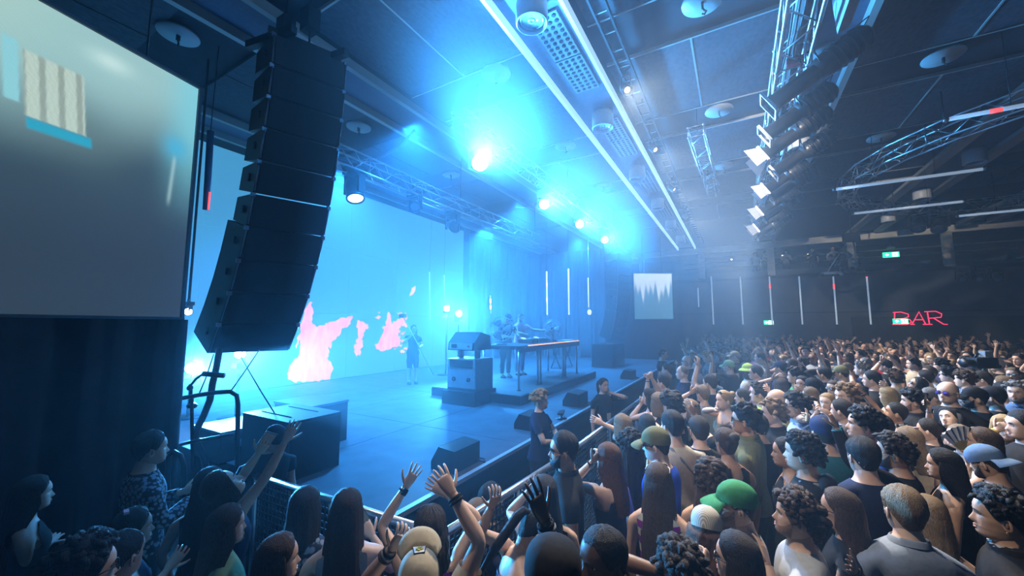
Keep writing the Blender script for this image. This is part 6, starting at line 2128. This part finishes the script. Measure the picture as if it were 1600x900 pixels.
for n, c in enumerate(auto):
    sex = 'f' if rng.random() < .42 else 'm'
    c['sex'] = sex
    c['hair'] = str(rng.choice(['long', 'wavy', 'bun', 'bob', 'pony', 'long'] if sex == 'f' else ['short', 'short', 'curly', 'buzz', 'quiff', 'short', 'bald']))
    c['hcol'] = str(rng.choice(['black', 'black', 'dark', 'dark', 'brown', 'brown', 'sandy', 'blond', 'grey'] if sex == 'm' else ['black', 'dark', 'dark', 'brown', 'brown', 'sandy', 'blond', 'auburn']))
    c['tcol'] = str(rng.choice(['black', 'black', 'black', 'navy', 'grey', 'white', 'white', 'light blue', 'beige', 'olive', 'pink', 'red', 'light grey', 'denim', 'cream', 'teal']))
    c['top'] = str(rng.choice(['tank', 'tee', 'tube', 'tank'] if sex == 'f' else ['tee', 'tee', 'tee', 'polo']))
    c['skin'] = str(rng.choice(['light', 'light', 'fair', 'fair', 'tan', 'tan', 'brown']))
    r = rng.random()
    act = 'high' if r < .16 else 'up' if r < .22 else 'fist' if r < .26 else 'phone' if r < .33 else 'point' if r < .38 else 'both' if r < .41 else 'down'
    c['act'] = act
    a = act if act != 'both' else 'high'
    other = 'high' if act == 'both' else str(rng.choice(['down', 'chest']))
    c['arms'] = (a, other) if rng.random() < .5 else (other, a)
    rx_, ry_, short_ = min(REFS, key=lambda h: (h[0] - c['px']) ** 2 + 6 * (h[1] - c['py']) ** 2)
    side = ('behind' if c['py'] < ry_ else 'before') if abs(rx_ - c['px']) < 14 else ('left of' if c['px'] < rx_ else 'right of')
    if short_ in ('wall tubes', 'BAR sign'):
        side = 'below'
    col = {'dark': 'brown-black'}.get(c['hcol'], c['hcol'])
    lab = '%s, %s top%s, %s the %s' % (NAMEH[c['hair']].format(col), c['tcol'].replace(' ', '-'), NAMEA[act], side, short_)
    base_lab = lab
    for extra_ in ('', ', further back', ', furthest back', ', near the wall'):
        lab = base_lab + extra_
        if lab not in used:
            break
    used.add(lab)
    c['label'] = ('woman, ' if sex == 'f' else 'man, ') + lab
    (crowd if n < INDIV else far_ones).append(c)

n_detail = 0
for n, c in enumerate(crowd):
    pos = c['pos']
    k = dict(c.get('k', {}))
    hz = c['hz']
    crouch = k.get('crouch', False)
    s = ((hz + (.62 * 1.0 if crouch else 0)) / 1.632)
    h = 1.75 * s
    base = np.array((pos[0], pos[1], -.62 * s if crouch else 0.0))
    los = math.atan2(pos[0], pos[1])
    if c.get('hand'):
        az = los + math.radians(c['rel'])
    else:
        az = math.atan2(DJ[0] - pos[0], DJ[1] - pos[1]) + rng.normal(0, .22)
    depth = (pos - np.array((0, 0, CAMZ))) @ _f
    base[:2] -= np.array((math.sin(az), math.cos(az))) * .022 * s
    arms = []
    things_held = []
    for i, a in enumerate(k.get('arms', c.get('arms', ('down', 'down')))):
        if isinstance(a, dict):
            a = dict(a)
            if 'px' in a:
                x, y, dd = a.pop('px')
                a['world'] = deep(x, y, depth + dd)
                if 'pole' in a:                       # poles are given in picture terms: right, away, up
                    p = a.pop('pole')
                    a['wpole'] = _r * p[0] + _fh * p[1] + _zz * p[2]
                a.setdefault('wpalm', 1)
                a['wpalm'] = _fh * .8 - _r * .5 if a['wpalm'] == 1 else a['wpalm']
            if 'phone' in a:
                things_held.append((i, 'phone', a.pop('phone'), a.pop('pc', 0)))
            if 'fan' in a:
                things_held.append((i, 'fan', '', a.pop('fan')))
        arms.append(a)
    k['arms'] = tuple(arms)
    k.pop('short', None)
    det = 2 if depth < 3.2 else 1
    hyaw = 0.0 if c.get('hand') else float(rng.normal(0, .15))
    kw = dict(skin=c.get('skin', 'light'), hyaw=hyaw)
    if not c.get('hand'):
        kw['pitch'] = float(rng.normal(.03, .10))
        kw['pants'] = str(rng.choice(['black', 'denim', 'navy', 'grey', 'beige']))
    kw.update(k)
    pitch_ = kw.get('pitch', 0)
    root, grips = make_person(base, az, h, c['sex'], c['hair'] if c['hair'] != 'bald' else 'none', c['hcol'], c['top'], c['tcol'], seed=n, label=c['label'], group='the crowd' if c['py'] > 500 else None, detail=det, **kw)
    for i, what, lab, pc in things_held:
        if what == 'phone':
            hold_phone(grips[i], lab, ((.02, .02, .025), (.55, .50, .35), (.20, .24, .32))[pc])
        else:
            cpos, d, nn, w = grips[i]
            t = thing('hand_fan', 'open folding fan with black and white pleats held beside the blue cap', 'fan', tuple(cpos))
            fx, fy = -_r * .75 + _zz * .66, _r * .55 + _zz * .80
            for q in range(15):
                u0, u1 = q / 15, (q + 1) / 15
                e0, e1 = [np.array(v_) for v_ in ((fx * math.cos(u * 1.9) + (_zz * .8 + _r * .6) * math.sin(u * 1.9)) for u in (u0, u1))]
                e0, e1 = e0 / np.linalg.norm(e0), e1 / np.linalg.norm(e1)
                nrm_ = -_fh * .006 * (1 if q % 2 else -1)
                MB().prism([e0 * .11 + nrm_, e1 * .11 - nrm_, e1 * .22 - nrm_, e0 * .22 + nrm_], _fh * .002).build('pleat', mat('fan_paper_%d' % (q % 2), ((.55, .56, .58), (.06, .065, .08))[q % 2], .7), t)
                MB().prism([e0 * .01, e1 * .01, e1 * .11, e0 * .11], _fh * .002).build('rib', mat('fan_wood', (.40, .33, .14), .6), t)
    if not c.get('hand') and c['act'] == 'phone' and depth < 11:
        i = 0 if c['arms'][0] == 'phone' else 1
        hold_phone(grips[i], 'phone held by the ' + ' '.join(c['label'].replace(', filming', '').split()[:12]).rstrip(','))

# performers and camera operator on the stage
r1, g1 = make_person((-5.62, 9.30, RS), math.radians(115), 1.78, 'm', 'short', 'black', 'tee', 'black', label='performer in black tee and cap bent over the desk', cap='cap', capcol='black', detail=1, seed=901, pitch=-.35, lean=.15, arms=(dict(to=(-.02, .40, -.28)), dict(to=(-.02, .42, -.28))), pants='black')
r2, g2 = make_person((-5.55, 10.0, RS), math.radians(105), 1.80, 'm', 'short', 'black', 'tee', 'pink', label='bearded performer in a pale pink tee behind the desk', beard='full', detail=1, seed=902, pitch=-.25, arms=(dict(to=(.05, .42, -.25)), dict(to=(.35, .38, -.12))), pants='denim', build=1.05)
r3, g3 = make_person((-7.96, 8.10, ST), math.radians(120), 1.66, 'f', 'bob', 'sandy', 'tee', 'black', label='camera operator in black standing at the rear of the stage with a pole', detail=1, seed=903, arms=(dict(to=(-.02, .25, .05), curl=1.2), dict(to=(-.05, .26, -.28), curl=1.2)), legs='short', pants='black', skin='fair')
c0 = (g3[0][0] + g3[1][0]) / 2
t = thing('camera_pole', 'slim pole with a small camera held up by the camera operator', 'camera', tuple(g3[1][0]))
d = g3[0][0] - g3[1][0]
d = d / np.linalg.norm(d)
MB().tube([-d * .9, d * .95], .014, 8).build('pole', M_STEEL, t)
MB().box(d * 1.0, (.16, .12, .10)).build('camera_body', M_BLACKP, t)
MB().lathe([(.035, 0), (.04, .08)], d * 1.0 + np.array((.06, -.05, 0)), 12, rot=axes((.7, -.6, 0))).build('lens', M_BLACK, t)
# broadcast camera in the crowd
p = deep(1535, 567, 5.9)
t = thing('video_camera', 'black shoulder video camera with viewfinder in the crowd at the right', 'camera', tuple(p))
R = rz3(math.radians(35))
MB().box((0, 0, 0), (.36, .13, .16), R).build('body', M_BLACKP, t)
MB().lathe([(.055, 0), (.06, .12), (.07, .14)], R @ np.array((-.18, 0, 0)), 14, rot=axes(R @ np.array((-1, 0, 0)))).build('lens', M_BLACK, t)
MB().box(R @ np.array((.02, -.04, .14)), (.14, .08, .09), R).build('viewfinder', mat('viewfinder_grey', (.25, .28, .32), .4), t)
MB().tube([R @ np.array((-.12, 0, .08)), R @ np.array((-.08, 0, .14)), R @ np.array((.12, 0, .14)), R @ np.array((.15, 0, .08))], .012, 6).build('handle', M_BLACK, t)
# balcony guests
for i, (px, py, tc, ar, tx) in enumerate(((1228, 400, 'white', ('chest', 'chest'), 'guest in a white shirt with folded arms on the balcony right of the post'), (1270, 404, 'black', ('chest', 'down'), 'dark guest leaning in the middle of the balcony'), (1180, 402, 'grey', ('down', 'down'), 'guest left of the balcony post'), (1195, 404, 'black', ('chest', 'chest'), 'second guest close to the balcony post'), (1302, 400, 'light grey', ('down', 'chest'), 'guest on the balcony behind the hanging light cluster'))):
    p = on_y(px, py, 25.9)
    make_person((p[0], 25.9, 5.0), math.radians(190), 1.55, 'm', 'short', 'dark', 'tee', tc, label=tx, detail=1, seed=950 + i, arms=ar, group='balcony guests')

# the rearmost heads, joined: nobody could tell them apart
g = MB()
smats = [skin_mat('light'), hair_mat('dark'), cloth_mat('black'), cloth_mat('grey'), cloth_mat('navy'), skin_mat('tan')]
for c in far_ones:
    pos = c['pos']
    az = math.atan2(DJ[0] - pos[0], DJ[1] - pos[1]) + rng.normal(0, .25)
    s = c['hz'] / 1.632
    up = c['act'] in ('high', 'up', 'both', 'point', 'fist')
    sk = int(rng.choice([0, 5]))
    F = Figure(1.75 * s, c['sex'] == 'f', [dict(to=np.array((.22, .14, 1.80 if up else .86)) * s), dict(to=np.array((-.24, .05, .86)) * s)], 1.0, 0, rng, 0)
    R3 = rz3(-az)
    l = MB()
    R = F.torso(.008)[:, ::1]
    F.faces_torso(l, R, range(0, 9), int(rng.choice([2, 2, 3, 4])))
    F.faces_torso(l, F.torso(), range(8, 11), sk)
    for i in (0, 1):
        l.loft(F.arm_rings(R, i, 0), (False, True), sk)
        l.loft(F.leg_rings(R, i, .01), (False, True), 2)
    if up:
        F.hand(l, 0, sk)
    hp = head_parts(0)
    off = np.array((0, .022, 1.507)) * s
    l.add(np.vstack(hp.v) + off, np.vstack(hp.f), sk)
    hc = MB()
    hair_cap(hc, 'short' if c['sex'] == 'm' else 'long', rng, 0, .02)
    l.add(np.vstack(hc.v) + off, np.vstack(hc.f), 1)
    V = np.vstack(l.v) @ R3.T + np.array((pos[0], pos[1], 0))
    g.v.append(V)
    g.f.append(np.where(np.vstack(l.f) >= 0, np.vstack(l.f) + g.n, -1))
    g.m.append(np.concatenate(l.m))
    g.sm.append(np.concatenate(l.sm))
    g.n += len(V)
if far_ones:
    tag(g.build('distant_crowd', smats), 'rearmost rows of the crowd before the back wall', 'crowd', kind='stuff')

HAZE = True
# ---------------------------------------------------------------- haze
def haze(name, c, sz, density, label, color=(.6, .8, 1)):
    m = bpy.data.materials.new(name)
    m.use_nodes = True
    nt = m.node_tree
    nt.nodes.clear()
    o = nt.nodes.new('ShaderNodeOutputMaterial')
    v = nt.nodes.new('ShaderNodeVolumeScatter')
    v.inputs['Color'].default_value = (*color, 1)
    v.inputs['Density'].default_value = density
    v.inputs['Anisotropy'].default_value = .45
    nt.links.new(v.outputs[0], o.inputs['Volume'])
    ob = MB().box(c, sz).build(name, m)
    tag(ob, label, 'haze', kind='stuff')


HAZE and haze('room_haze', (2, 7.7, 3.47), (29.6, 34.4, 6.9), HAZE_ROOM, 'thin smoke haze filling the whole hall')
HAZE and haze('stage_haze', (-6.4, 10.9, 3.85), (8.4, 16.6, 6.1), HAZE_STAGE, 'thick blue-lit smoke haze over the stage')
HAZE and haze('front_haze', (-.9, 12.0, 2.2), (2.55, 22.0, 4.3), HAZE_FRONT, 'drifting blue smoke haze over the front rows of the crowd')
